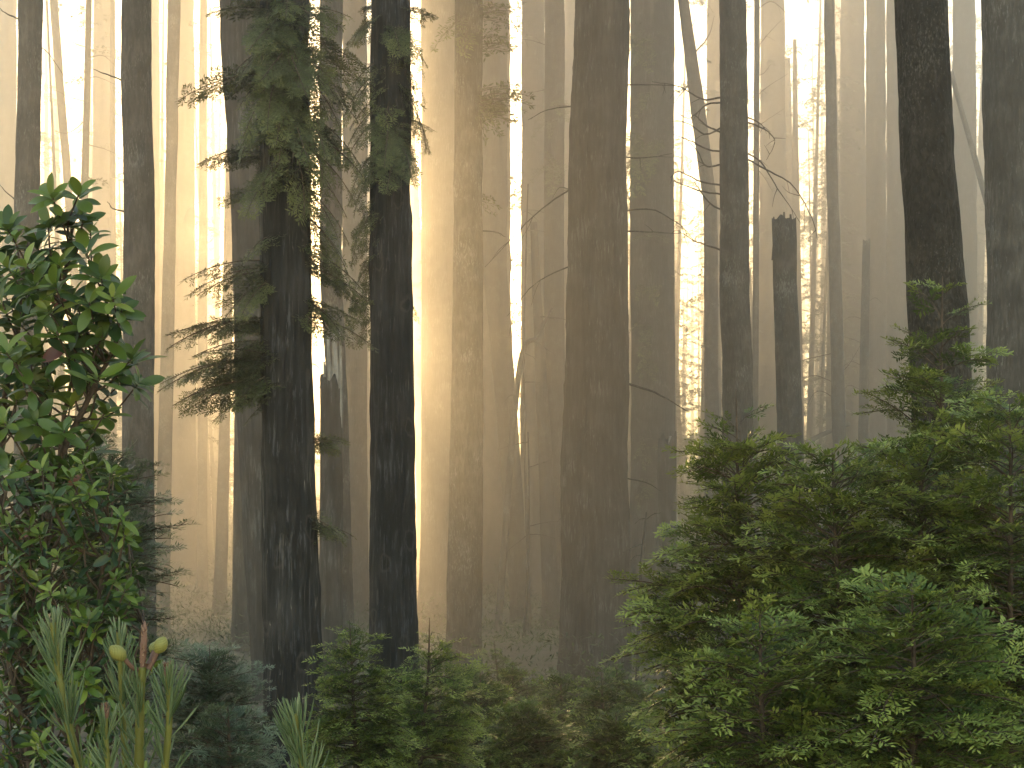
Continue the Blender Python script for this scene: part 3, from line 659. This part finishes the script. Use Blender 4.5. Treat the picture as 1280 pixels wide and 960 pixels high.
def beam_tree(xp, D, row0, row1, hw, n):  # added blocker tree, trims the lower edge of the sunbeam
    x = (xp - 640) / F * D; z0 = CZ + (HOR - row1) / F * D; z1 = CZ + (HOR - row0) / F * D; zg = float(ground_z(x, D)); z0 = max(z0, zg)
    tube(ff, [(x, D, zg - .5), (x, D, (zg + z1) / 2), (x, D, z1)], [.3, .28, .1], 7, .5, 1)
    for k in range(n):
        t = g.random(); tl = FARX[1.8][g.integers(4)]
        place(ff, tl, (x, D, z0 + t * (z1 - z0)), g.uniform(0, 6.28), g.normal(-.1, .2), g.normal(0, .3), hw / F * D / 1.8 * g.uniform(.7, 1.1) * (1 if t < .85 else .6))
# unseen boughs and young trees added behind the pale redwood, shaped to pass a sunbeam
DB = 130; xt = (584 - 640) / F * DB; zt = float(ground_z(xt, DB))
tube(ff, [(xt, DB, zt - .5), (xt, DB, zt + 20), (xt, DB, 62)], [.6, .5, .3], 8, .5, 1)
for k in range(420):
    row = g.uniform(-60, 545); p0 = px(584, row - 14, DB); lim = 526 if row < 440 else 486 + (row - 362) / 2.0
    L = (584 - lim) / F * DB * g.uniform(.75, 1.0)
    if L < .5: continue
    tl, sc_ = pick(FARX, L, g)
    place(ff, tl, p0, math.pi + g.normal(0, .3), g.normal(-.08, .1), g.normal(0, .7), L / 0.98 / tl[4])
for xa, ra in ((534, 500), (543, 526), (552, 552), (561, 578), (571, 606), (582, 640), (594, 672)):
    beam_tree(xa, DB + g.uniform(-3, 3), ra, 760, 8, 150)
for i in range(230):
    D = g.uniform(370, 520); x = g.uniform(-1, 1) * D * .40; q = 640 + x / D * F
    h = (D * .15 - 8) * g.uniform(.6, 1.05) if (474 < q < 536 or 388 < q < 446 or 584 < q < 669) else min(118, D * .36) * g.uniform(.4, 1.0)  # trees kept low where the sun has to pass
    zg = float(ground_z(x, D)); h = min(h, 121 - zg)
    tube(ff, [(x, D, zg - .5), (x, D, zg + h * .5), (x, D, zg + h)], [.8, .5, .1], 6, .5, 1)
    for k in range(int(h * .5)):
        t = g.uniform(.1, 1); L = g.uniform(4, 9) * (1.1 - .7 * t); tl, sc_ = pick(FARX, L, g)
        place(ff, tl, (x, D, zg + t * h), g.uniform(0, 6.28), g.normal(-.1, .22), g.normal(0, .2), sc_)
o = ff.build('far_forest', [M['far_leaf'], M['brown']]); o['kind'] = 'stuff'; o['label'] = 'far wood of hazy boughs and stems glowing gold behind the trunks, with added trees that block the sun'; o['category'] = 'forest'

# pale fallen logs in the bright gap on the right
def log(label, D, x0, y0, x1, y1, r):
    D = far(D)
    p0 = px(x0, y0, D); p1 = px(x1, y1, D + 1.5); b = Acc()
    ln = curve([p0, (p0 + p1) / 2 + A([0, 0, .1]), p1], 10); tube(b, ln, np.linspace(r, r * .7, len(ln)), 10)
    o = b.build('fallen_log', M['greybark'], None, True); o['label'] = label; o['category'] = 'log'
log('grey fallen log slanting down to the jagged snag in the bright gap', 84, 1002, 556, 1062, 530, .22)

g = np.random.default_rng(88)
for key, rch, nb in (('T12', 24, 70), ('T11b', 24, 40), ('T19', 30, 46), ('T22', 22, 36), ('T16b', 26, 40), ('T5d', 40, 40), ('T5e', 26, 40), ('T5f', 22, 34), ('T4', 22, 30), ('T4b', 20, 30), ('T28', 16, 26), ('T15b', 20, 30), ('T5g', 16, 20), ('T23', 14, 16), ('T16', 20, 18), ('T5a', 24, 20)):
    root, rows, D = TREES[key]; b = Acc()
    for k in range(nb):
        y0 = g.uniform(-60, 560); sg = g.choice([-1, 1]); L = rch / F * D * g.uniform(.5, 1.3)
        tl, s = pick(FARX, L, g)
        place(b, tl, at_trunk(rows, D, y0), (0 if sg > 0 else math.pi) + g.normal(0, .7), g.normal(-.05, .15), g.normal(0, .3), s)
    b.build('foliage', [M['far_leaf'], M['brown']], root)

# ------------------------------------------------------------------ near saplings
sapling('redwood_sapling', 'tall redwood sapling whose thin leader rises in front of the black leaning trunk', 6.8, 1172, (1178, 345),
        [(488, 80, 70), (520, 105, 95), (545, 80, 110), (600, 90, 110), (700, 150, 120), (820, 170, 130), (960, 180, 140)], NEAR, 150, M['needle'], 1,
        extra=[(1178, 372, 1150, 356, .1), (1178, 372, 1196, 358, -.1), (1176, 408, 1222, 386, .1), (1177, 400, 1146, 364, -.1), (1175, 446, 1120, 414, .1), (1176, 436, 1214, 416, -.2), (1174, 464, 1108, 430, -.1), (1174, 466, 1244, 440, .1), (1175, 470, 1230, 452, -.3), (1174, 452, 1140, 440, -.3), (1172, 560, 1075, 500, 0), (1172, 560, 1272, 520, 0), (1172, 600, 1095, 590, .2)])
sapling('redwood_sapling', 'redwood sapling with a sparse leader in front of the straight grey brown trunk', 6.1, 935, (920, 486),
        [(560, 50, 60), (600, 80, 90), (660, 100, 110), (720, 130, 120), (780, 160, 120), (870, 140, 120), (960, 120, 120)], NEAR, 150, M['needle'], 2,
        extra=[(925, 540, 890, 520, 0), (925, 530, 955, 512, .1), (926, 552, 880, 536, .1), (927, 600, 842, 565, 0), (928, 606, 850, 592, -.1), (927, 590, 1020, 575, .1), (928, 580, 990, 548, -.1), (930, 640, 880, 610, 0), (930, 570, 900, 560, -.2), (932, 780, 758, 736, 0), (934, 800, 790, 775, .1), (934, 830, 800, 850, -.2), (934, 880, 800, 930, -.1), (932, 700, 850, 650, .1)])
sapling('redwood_sapling', 'bushy redwood sapling between the sparse leader and the tall thin leader', 5.7, 1068, (1040, 560),
        [(585, 60, 60), (640, 100, 100), (720, 120, 110), (800, 140, 130), (960, 150, 150)], NEAR, 150, M['needle'], 3, extra=[(1050, 640, 1010, 600, 0), (1046, 600, 1020, 562, 0), (1056, 620, 1110, 560, .1)])
sapling('redwood_sapling', 'rounded redwood sapling top directly in front of the foot of the black leaning trunk', 6.0, 1160, (1150, 555),
        [(572, 60, 60), (610, 110, 110), (680, 140, 140), (800, 160, 150), (960, 160, 150)], NEAR, 120, M['needle'], 30)
sapling('redwood_sapling', 'dense redwood sapling cut by the right edge of the photo', 5.6, 1268, (1262, 500),
        [(512, 40, 60), (550, 100, 80), (650, 120, 100), (750, 140, 120), (960, 150, 120)], NEAR, 130, M['needle'], 4)
sapling('redwood_sapling', 'low redwood sapling filling the bottom right foreground', 4.9, 1150, (1140, 730),
        [(750, 70, 70), (800, 120, 120), (880, 150, 150), (980, 170, 170)], NEAR, 70, M['needle'], 5)
sapling('redwood_sapling', 'low redwood sapling at the bottom, below the sparse leader', 5.0, 960, (950, 770),
        [(790, 60, 60), (850, 110, 110), (980, 150, 150)], NEAR, 60, M['needle'], 6)
C = 'saplings below the misty redwoods'
sapling('redwood_sapling', 'young redwood with a pointed tip in front of the foot of the snag', 9.0, 452, (437, 775),
        [(785, 10, 12), (810, 34, 40), (840, 44, 52), (880, 60, 70), (960, 80, 85)], NEAR, 110, M['needle'], 7, C)
sapling('redwood_sapling', 'young redwood with thin bare leader right of the blackened redwood', 10.0, 528, (537, 772),
        [(800, 14, 16), (830, 26, 60), (850, 30, 70), (900, 40, 90), (960, 50, 100)], NEAR, 80, M['needle'], 8, C)
sapling('redwood_sapling', 'small dense redwood at the foot of the blackened redwood', 10.5, 500, (502, 832),
        [(842, 20, 24), (870, 50, 44), (960, 70, 60)], NEAR, 70, M['needle'], 9, C)
mid = [('hazy green sapling clump at the bottom, right of the thin bare leader', 14, 600, 838, 70, 120, 10), ('dim green sapling beneath the misty redwood with the dark right half', 20, 640, 826, 70, 120, 11),
       ('rounded green sapling at the foot of the huge twin redwood', 18, 700, 838, 70, 110, 12), ('dim sapling clump right of the foot of the huge twin redwood', 22, 770, 830, 70, 110, 13),
       ('lighter green sapling top showing left of the sparse sapling', 15, 752, 838, 60, 100, 14), ('low dark sapling at the bottom centre of the photo', 12, 660, 880, 90, 120, 15),
       ('small dark sapling under the left side of the bottom right saplings', 11, 770, 890, 80, 110, 16), ('faint sapling in the mist between the two central trunks', 30, 618, 800, 50, 80, 17)]
for lb, D, x, y, w0, n, sd in mid:
    sapling('redwood_sapling', lb, D, x + 6, (x, y), [(y + 6, 8, 8), (y + 25, w0 * .5, w0 * .5), (y + 70, w0, w0), (970, w0 * 1.25, w0 * 1.25)], MIDB, n, M['needle'], sd, C, dt=-.05, stem_r=.03)
FG = 'blue green firs at the left'
sapling('fir_sapling', 'blue green fir bough tips reaching out right of the broadleaf shrub', 6.2, 120, (118, 540), [(560, 40, 40), (600, 70, 70), (640, 60, 100), (690, 70, 110), (760, 80, 100), (900, 90, 110)], FIR, 150, M['needle_blue'], 20, FG, 'fir sapling',
        extra=[(125, 620, 165, 570, 0), (125, 640, 214, 640, 0), (125, 690, 236, 672, 0), (128, 740, 212, 760, -.1), (128, 720, 205, 716, .1)])
sapling('fir_sapling', 'low blue green fir in the shade between the pine shoots and the charred redwood', 7.5, 268, (262, 806), [(822, 30, 30), (850, 60, 62), (900, 80, 78), (980, 95, 90)], FIR, 100, M['needle_blue'], 21, FG, 'fir sapling')
sapling('fir_sapling', 'lowest blue green fir along the bottom edge behind the pine shoots', 5.6, 290, (285, 880), [(892, 40, 30), (930, 70, 50), (990, 90, 60)], FIR, 40, M['needle_blue'], 22, FG, 'fir sapling')

# ------------------------------------------------------------------ broadleaf shrub
def leaf_grid(L, W, curl, fold, nseg=8):
    s = np.linspace(0, 1, nseg + 1)
    w = W * .5 * np.sin(np.pi * np.clip(s, 0, 1) ** 1.25) ** .62; w[0] = W * .04; w[-1] = W * .04
    x = L * s; z = -curl * L * s ** 2
    v = np.stack([np.stack([x, -w, z + fold * w], 1), np.stack([x, w * 0, z], 1), np.stack([x, w, z + fold * w], 1)], 1)
    return v.reshape(-1, 3), grid_quads(nseg + 1, 3, False)

LEAF = []
def leaf_variants(L, W, seed):
    g = np.random.default_rng(seed)
    return [leaf_grid(L, W * g.uniform(.85, 1.15), g.uniform(.02, .32), g.uniform(.15, .45)) for _ in range(8)]

def put_leaf(acc, lv, o, d, n, s, tint):
    v, q = lv
    d, sd, nn = twig_frame(d, n)
    w = o + s * (v[:, :1] * d + v[:, 1:2] * sd + v[:, 2:3] * nn)
    acc.add(w, q, tint, 0)

def whorl(acc, o, axis, lvs, n, g, tint, spread=(45, 85), scale=1.0):
    axis = axis / np.linalg.norm(axis); u = np.cross(axis, A([.3, 1, .2])); u /= np.linalg.norm(u); w = np.cross(axis, u)
    off = g.uniform(0, 6.28)
    for i in range(n):
        a = off + i * 2.4; ph = math.radians(spread[0] + (spread[1] - spread[0]) * (1 - i / n) + g.normal(0, 10))
        d = math.cos(ph) * axis + math.sin(ph) * (math.cos(a) * u + math.sin(a) * w)
        nn = axis - d * np.dot(d, axis) + g.normal(0, .15, 3)
        put_leaf(acc, lvs[g.integers(8)], o - axis * (1 - i / n) * .025 * scale, d, nn, scale * g.uniform(.58, 1.15) * (0.72 + .28 * (1 - i / n)), float(np.clip(tint + g.normal(0, .13) + .14 * (i / n), 0, .92)))

def shrub(name, label, D, base_x, whorls, lvs, seed, nleaf, scale, group, tintr=(.25, .75), spine=None, stem_r=.016, red=0.0):
    g = np.random.default_rng(seed)
    xb = (base_x - 640) / F * D; base = A([xb, D, float(ground_z(xb, D))])
    root = thing(name, label, 'shrub', base, group)
    fo = Acc(); st = Acc()
    sp = [curve([base - A([0, 0, .1])] + [px(x, y, D + dd) for x, y, dd in s], 10) for s in spine]
    for s in sp: tube(st, s, np.linspace(stem_r, .004, len(s)), 7)
    allp = np.vstack(sp)
    for (x, y, dd) in whorls:
        o = px(x, y, D + dd)
        dist = np.linalg.norm((allp - (o - A([0, 0, .16]))) * A([1, 1, 1.0]), axis=1); k = dist.argmin()
        a = allp[k]; axis = (o - a) * .7 + A([0, 0, .10]) + g.normal(0, .05, 3) + A([0, -.05, 0])
        if np.linalg.norm(o - a) > .02:
            ln = curve([a, (a + o) / 2 + A([0, 0, -.03]) + g.normal(0, .012, 3), o], 5); tube(st, ln, np.linspace(.0045, .0025, len(ln)), 5)
            if g.random() < .8:      # older leaves lower on the twig
                q = a * .35 + o * .65
                whorl(fo, q, axis, lvs, int(nleaf * .6), g, tintr[0] - .12, (70, 110), scale)
        whorl(fo, o, axis, lvs, int(g.integers(nleaf - 2, nleaf + 3)), g, g.uniform(*tintr), (30, 88), scale)
        if g.random() < red: 
            put_leaf(fo, lvs[0], o, g.normal(0, 1, 3) + A([0, -.3, -.6]), A([0, -1, .3]), scale, 1.0)
    st.build('stem', M['twig'], root, True); fo.build('foliage', M['leaf'], root)
    return root

g = np.random.default_rng(51)
W = [(100, 235), (62, 238), (86, 262), (22, 290), (8, 270), (108, 262), (112, 282), (38, 350), (130, 332), (76, 318), (50, 300), (140, 365), (152, 375), (150, 385), (20, 400), (72, 400), (92, 360), (110, 372), (52, 420), (146, 432), (165, 440), (88, 445), (32, 448), (6, 360), (118, 460), (60, 470), (150, 474), (20, 490), (95, 490), (130, 500), (48, 520), (8, 520), (80, 530), (112, 545), (30, 560), (66, 560), (6, 575), (100, 300), (60, 270), (36, 320), (10, 320), (20, 445), (172, 470), (128, 408), (60, 372), (90, 415), (8, 430), (-20, 300), (-25, 380), (-20, 460), (-20, 530), (70, 345), (120, 440)]
whs = [(x + g.normal(0, 3), y + 10 + g.normal(0, 3), float(g.uniform(-.35, .35))) for x, y in W]
whs += [(g.uniform(-30, 120), y, float(g.uniform(-.1, .6))) for y in g.uniform(330, 600, 26)]
LV = leaf_variants(.105, .042, 5)
shrub('broadleaf_shrub', 'tall broadleaf shrub with whorls of glossy oval leaves at the left edge', 4.6, 20, whs, LV, 61, 9, 1.0, 'broadleaf shrubs at the left',
      spine=[[(30, 900, 0), (40, 600, 0), (70, 420, .05), (88, 300, 0), (98, 250, 0)], [(20, 850, .1), (60, 620, -.1), (110, 500, -.1), (140, 440, -.1), (150, 400, -.1)], [(10, 800, 0), (0, 560, .1), (20, 420, .1), (30, 330, .15), (40, 290, .2)], [(40, 900, 0), (70, 640, .2), (80, 520, .25), (110, 400, .2)]], red=.06)
wl = [(g.uniform(-25, 165 if y < 800 else 190), y, float(g.uniform(-.3, .45))) for y in np.concatenate([g.uniform(575, 800, 150), g.uniform(790, 985, 90)])]
wl = [(min(x, 150 + .28 * (y - 560)), y, d) for x, y, d in wl]
LV2 = leaf_variants(.062, .022, 6)
shrub('broadleaf_shrub', 'lower shrub of small pointed leaves behind the pine shoots', 4.3, 70, wl, LV2, 62, 9, 1.0, 'broadleaf shrubs at the left', (.2, .8),
      spine=[[(60, 980, 0), (50, 820, 0), (60, 650, 0), (70, 590, 0)], [(90, 980, -.1), (110, 850, -.1), (130, 700, -.1), (140, 640, -.1)], [(40, 980, .1), (10, 820, .1), (0, 680, .1), (10, 600, .1)], [(110, 990, 0), (150, 880, 0), (180, 780, .05)]], stem_r=.012, red=.05)

# ------------------------------------------------------------------ pine shoots
def pine_shoot(root, D, pts, r, nl, seed, bud=None, cones=(), dens=1.0, upto=.93, spread=26):
    g = np.random.default_rng(seed)
    P = [px(x, y, D + dd) for x, y, dd in pts]; ln = curve(P, 14)
    b = Acc(); tt = np.linspace(0, 1, len(ln)); 
    rr = r * (1 - .35 * tt) * (1 + .05 * np.sin(tt * 70))
    tube(b, ln, rr, 12, np.clip(.25 + .9 * (tt ** 3)[:, None].repeat(12, 1).ravel().tolist() + [.3, .9] if False else .4, 0, 1))
    sh = b.build('shoot', M['pine_shoot'], root, True)
    seg = np.linalg.norm(np.diff(ln, axis=0), axis=1).sum()
    nb = Acc(); n = int(seg / .0042 * dens)
    for i in range(n):
        u = g.uniform(.02, upto + .05); k = u * (len(ln) - 1); j = int(min(k, len(ln) - 2)); o = ln[j] + (ln[j + 1] - ln[j]) * (k - j)
        d = ln[min(j + 1, len(ln) - 1)] - ln[max(j - 1, 0)]; d /= np.linalg.norm(d)
        a = g.uniform(0, 6.28); e1 = np.cross(d, A([0, 1, .1])); e1 /= np.linalg.norm(e1); e2 = np.cross(d, e1); rad = math.cos(a) * e1 + math.sin(a) * e2
        young = max(0, (u - .72) / .28)
        for f in range(2):
            ph = math.radians(spread * (1 - .5 * young) + g.normal(0, 6)); l = nl * g.uniform(.8, 1.1) * (1 - .6 * young)
            dd = math.cos(ph) * d + math.sin(ph) * (rad + g.normal(0, .12, 3)); dd /= np.linalg.norm(dd)
            e = o + rad * np.interp(u, tt, rr) * .8
            bend = rad * l * .06
            nlp = np.stack([e, e + dd * l * .35 + bend * .7, e + dd * l * .75 + bend, e + dd * l + bend * .8])
            tube(nb, nlp, A([.0008, .0013, .0011, .0003]), 4, float(np.clip(.5 + g.normal(0, .18) + .25 * young, 0, 1)), 0, cap=False)
    nb.build('needles', M['pine_needle'], sh, True)
    tip = ln[-1]; d = ln[-1] - ln[-3]; d /= np.linalg.norm(d)
    if bud:
        L, w = bud; b = Acc(); s = np.linspace(0, 1, 16); e1 = np.cross(d, A([0, 1, 0.])); 
        rad = w * (.62 + .38 * np.sin(np.pi * np.clip(s * 1.1, 0, 1))) * np.where(s > .8, np.sqrt(np.clip(1 - ((s - .8) / .2) ** 2, .02, 1)), 1)
        tube(b, tip[None] + d[None] * (s * L - .004)[:, None], rad, 12, .5)
        for k in range(60):      # bud scales
            u = g.uniform(0, .9); a = g.uniform(0, 6.28); e2 = np.cross(d, e1); rv = math.cos(a) * e1 + math.sin(a) * e2; o = tip + d * (u * L) + rv * np.interp(u, s, rad) * .85
            tdir = d * .8 + rv * .5; wd = np.cross(tdir, rv); wd *= .0016 / np.linalg.norm(wd)
            b.add(np.stack([o - wd, o + wd, o + tdir * .006 + wd * .2, o + tdir * .006 - wd * .2]), [[0, 1, 2, 3]], g.uniform(.2, 1))
        b.build('bud', M['bud'], sh, True)
    for (x0, y0, x1, y1, dd, L, w) in cones:
        p0 = px(x0, y0, D); p1 = px(x1, y1, D + dd); c = p1 - p0; c /= np.linalg.norm(c)
        b = Acc(); st = curve([p0, (p0 + p1) / 2 + A([0, 0, -.002]), p1], 5); tube(b, st, .0032, 8, .3, 1)
        s = np.linspace(0, 1, 22); rad = w * np.sin(np.pi * np.clip(.06 + s * .93, 0, 1)) ** .62
        u1 = np.cross(c, A([0, 1, 0.])); u1 /= np.linalg.norm(u1); u2 = np.cross(c, u1); th = np.linspace(0, 2 * np.pi, 20, endpoint=False)
        bump = 1 + .025 * np.sin(s[:, None] * 60) * np.cos(th[None] * 10 + s[:, None] * 30)
        v = p1[None, None] + c * (s * L)[:, None, None] + (rad[:, None] * bump)[..., None] * (np.cos(th)[None, :, None] * u1 + np.sin(th)[None, :, None] * u2)
        tn = np.clip(.45 + .3 * np.sin(s[:, None] * 60) * np.cos(th[None] * 10 + s[:, None] * 30), 0, 1).ravel()
        b.add(v, grid_quads(22, 20), tn, 0)
        b.build('cone', [M['cone'], M['bud']], sh, True)
DP = 1.9
pb = A([(170 - 640) / F * DP, DP, 0.0])
pine = thing('pine_sapling', 'young pine with upright yellow green shoots and two pale young cones', 'pine', pb, 'pine saplings in the foreground')
b = Acc(); ln = curve([pb - A([0, 0, .05]), px(175, 1900, DP), px(176, 1300, DP), px(174, 1010, DP)], 10); tube(b, ln, np.linspace(.016, .009, len(ln)), 10); b.build('stem', M['pine_shoot'], pine, True)
pine_shoot(pine, DP, [(175, 1080, 0), (174, 960, 0), (175, 890, 0), (178, 834, 0)], .0078, .05, 1, bud=(.066, .0046), cones=((172, 838, 156, 824, -.01, .027, .0098), (186, 836, 196, 816, .0, .024, .0092), (184, 832, 192, 815, .03, .020, .0088)), dens=.7, upto=.9)
pine_shoot(pine, DP - .05, [(150, 1080, 0), (104, 970, 0), (82, 890, 0), (72, 830, 0), (66, 778, 0)], .0062, .062, 2, dens=1.0, upto=.97)
pine_shoot(pine, DP + .06, [(168, 1080, 0), (156, 940, 0), (152, 860, 0), (148, 790, 0)], .0052, .055, 3, dens=1.0, upto=.97)
pine_shoot(pine, DP - .03, [(190, 1080, 0), (206, 960, 0), (212, 890, 0), (210, 842, 0)], .0056, .055, 4, bud=(.014, .005), dens=.95)
pine_shoot(pine, DP - .08, [(150, 1080, 0), (138, 985, 0), (133, 930, 0), (132, 894, 0)], .0045, .045, 5, bud=(.014, .0045), dens=.9)
pb2 = A([(384 - 640) / F * 1.8, 1.8, 0.0])
pine2 = thing('pine_sapling', 'single pine shoot tip at the bottom edge before the charred redwood', 'pine', pb2, 'pine saplings in the foreground')
b = Acc(); ln = curve([pb2 - A([0, 0, .05]), px(386, 1700, 1.8), px(386, 1200, 1.8), px(384, 1010, 1.8)], 10); tube(b, ln, np.linspace(.012, .007, len(ln)), 10); b.build('stem', M['pine_shoot'], pine2, True)
pine_shoot(pine2, 1.8, [(385, 1080, 0), (383, 1000, 0), (376, 940, 0), (369, 892, 0)], .0055, .062, 6, dens=1.3, upto=.98, spread=22)

# ------------------------------------------------------------------ haze
HX, HY0, HY1, HZ0, HZ1 = 222, -27, 544, -8.5, 128
me = bpy.data.meshes.new('haze')
vv = [(x, y, z) for z in (HZ0, HZ1) for x, y in ((-HX, HY0), (HX, HY0), (HX, HY1), (-HX, HY1))]
me.from_pydata(vv, [], [(0, 3, 2, 1), (4, 5, 6, 7), (0, 1, 5, 4), (1, 2, 6, 5), (2, 3, 7, 6), (3, 0, 4, 7)])
hz = bpy.data.objects.new('haze', me); COL.objects.link(hz)
hz['kind'] = 'stuff'; hz['label'] = 'pale morning mist hanging through the whole forest'; hz['category'] = 'mist'
m, nt, out = new_mat('mist')
pv = N(nt, 'ShaderNodeVolumePrincipled'); pv.inputs['Density'].default_value = 0.0043
pv.inputs['Color'].default_value = (0.97, 0.93, 0.88, 1); pv.inputs['Anisotropy'].default_value = 0.82
nt.links.new(pv.outputs[0], out.inputs['Volume']); me.materials.append(m)

# ------------------------------------------------------------------ light
SUN_PX = (486, 362)
az = math.atan2((SUN_PX[0] - 640) / F, 1.0); el = math.atan2((HOR - SUN_PX[1]) / F, math.hypot(1, (SUN_PX[0] - 640) / F))
w = bpy.data.worlds.new('World'); SC.world = w; w.use_nodes = True
nt = w.node_tree; bg = nt.nodes['Background']
sky = nt.nodes.new('ShaderNodeTexSky'); sky.sky_type = 'NISHITA'; sky.sun_disc = False
sky.sun_elevation = el; sky.sun_rotation = az; sky.air_density = 1.35; sky.dust_density = 0.0
nt.links.new(sky.outputs[0], bg.inputs['Color']); bg.inputs['Strength'].default_value = 0.15
sd = bpy.data.lights.new('sun', 'SUN'); sd.energy = 4.8; sd.angle = math.radians(0.5); sd.color = (1.0, 0.68, 0.31)
so = bpy.data.objects.new('sun', sd); COL.objects.link(so)
dirv = Vector((math.sin(az) * math.cos(el), math.cos(az) * math.cos(el), math.sin(el)))
so.rotation_euler = (-dirv).to_track_quat('-Z', 'Y').to_euler(); so.location = (-20, 60, 60)

cam = bpy.data.cameras.new('camera'); cam.sensor_width = 36; cam.lens = 36 * F / 1280; cam.shift_y = (HOR - 480) / 1280
cam.clip_start = 0.05; cam.clip_end = 2000
co = bpy.data.objects.new('camera', cam); COL.objects.link(co); co.location = (0, 0, CZ); co.rotation_euler = (math.pi / 2, 0, 0)
SC.camera = co

SC.render.engine = 'CYCLES'
cy = SC.cycles
cy.max_bounces = 6; cy.diffuse_bounces = 3; cy.glossy_bounces = 2; cy.transmission_bounces = 4; cy.volume_bounces = 1; cy.transparent_max_bounces = 8
cy.use_denoising = True
try: cy.denoiser = 'OPENIMAGEDENOISE'
except Exception: pass
cy.use_adaptive_sampling = True; cy.adaptive_threshold = 0.02
cy.sample_clamp_indirect = 6.0
vs = SC.view_settings; vs.view_transform = 'Standard'; vs.look = 'None'; vs.gamma = 1.0; vs.exposure = 2.05
try: vs.use_curve_mapping = False
except Exception: pass
print('script', round(time.time() - T0, 1), 's; polys', sum(len(m.polygons) for m in bpy.data.meshes))
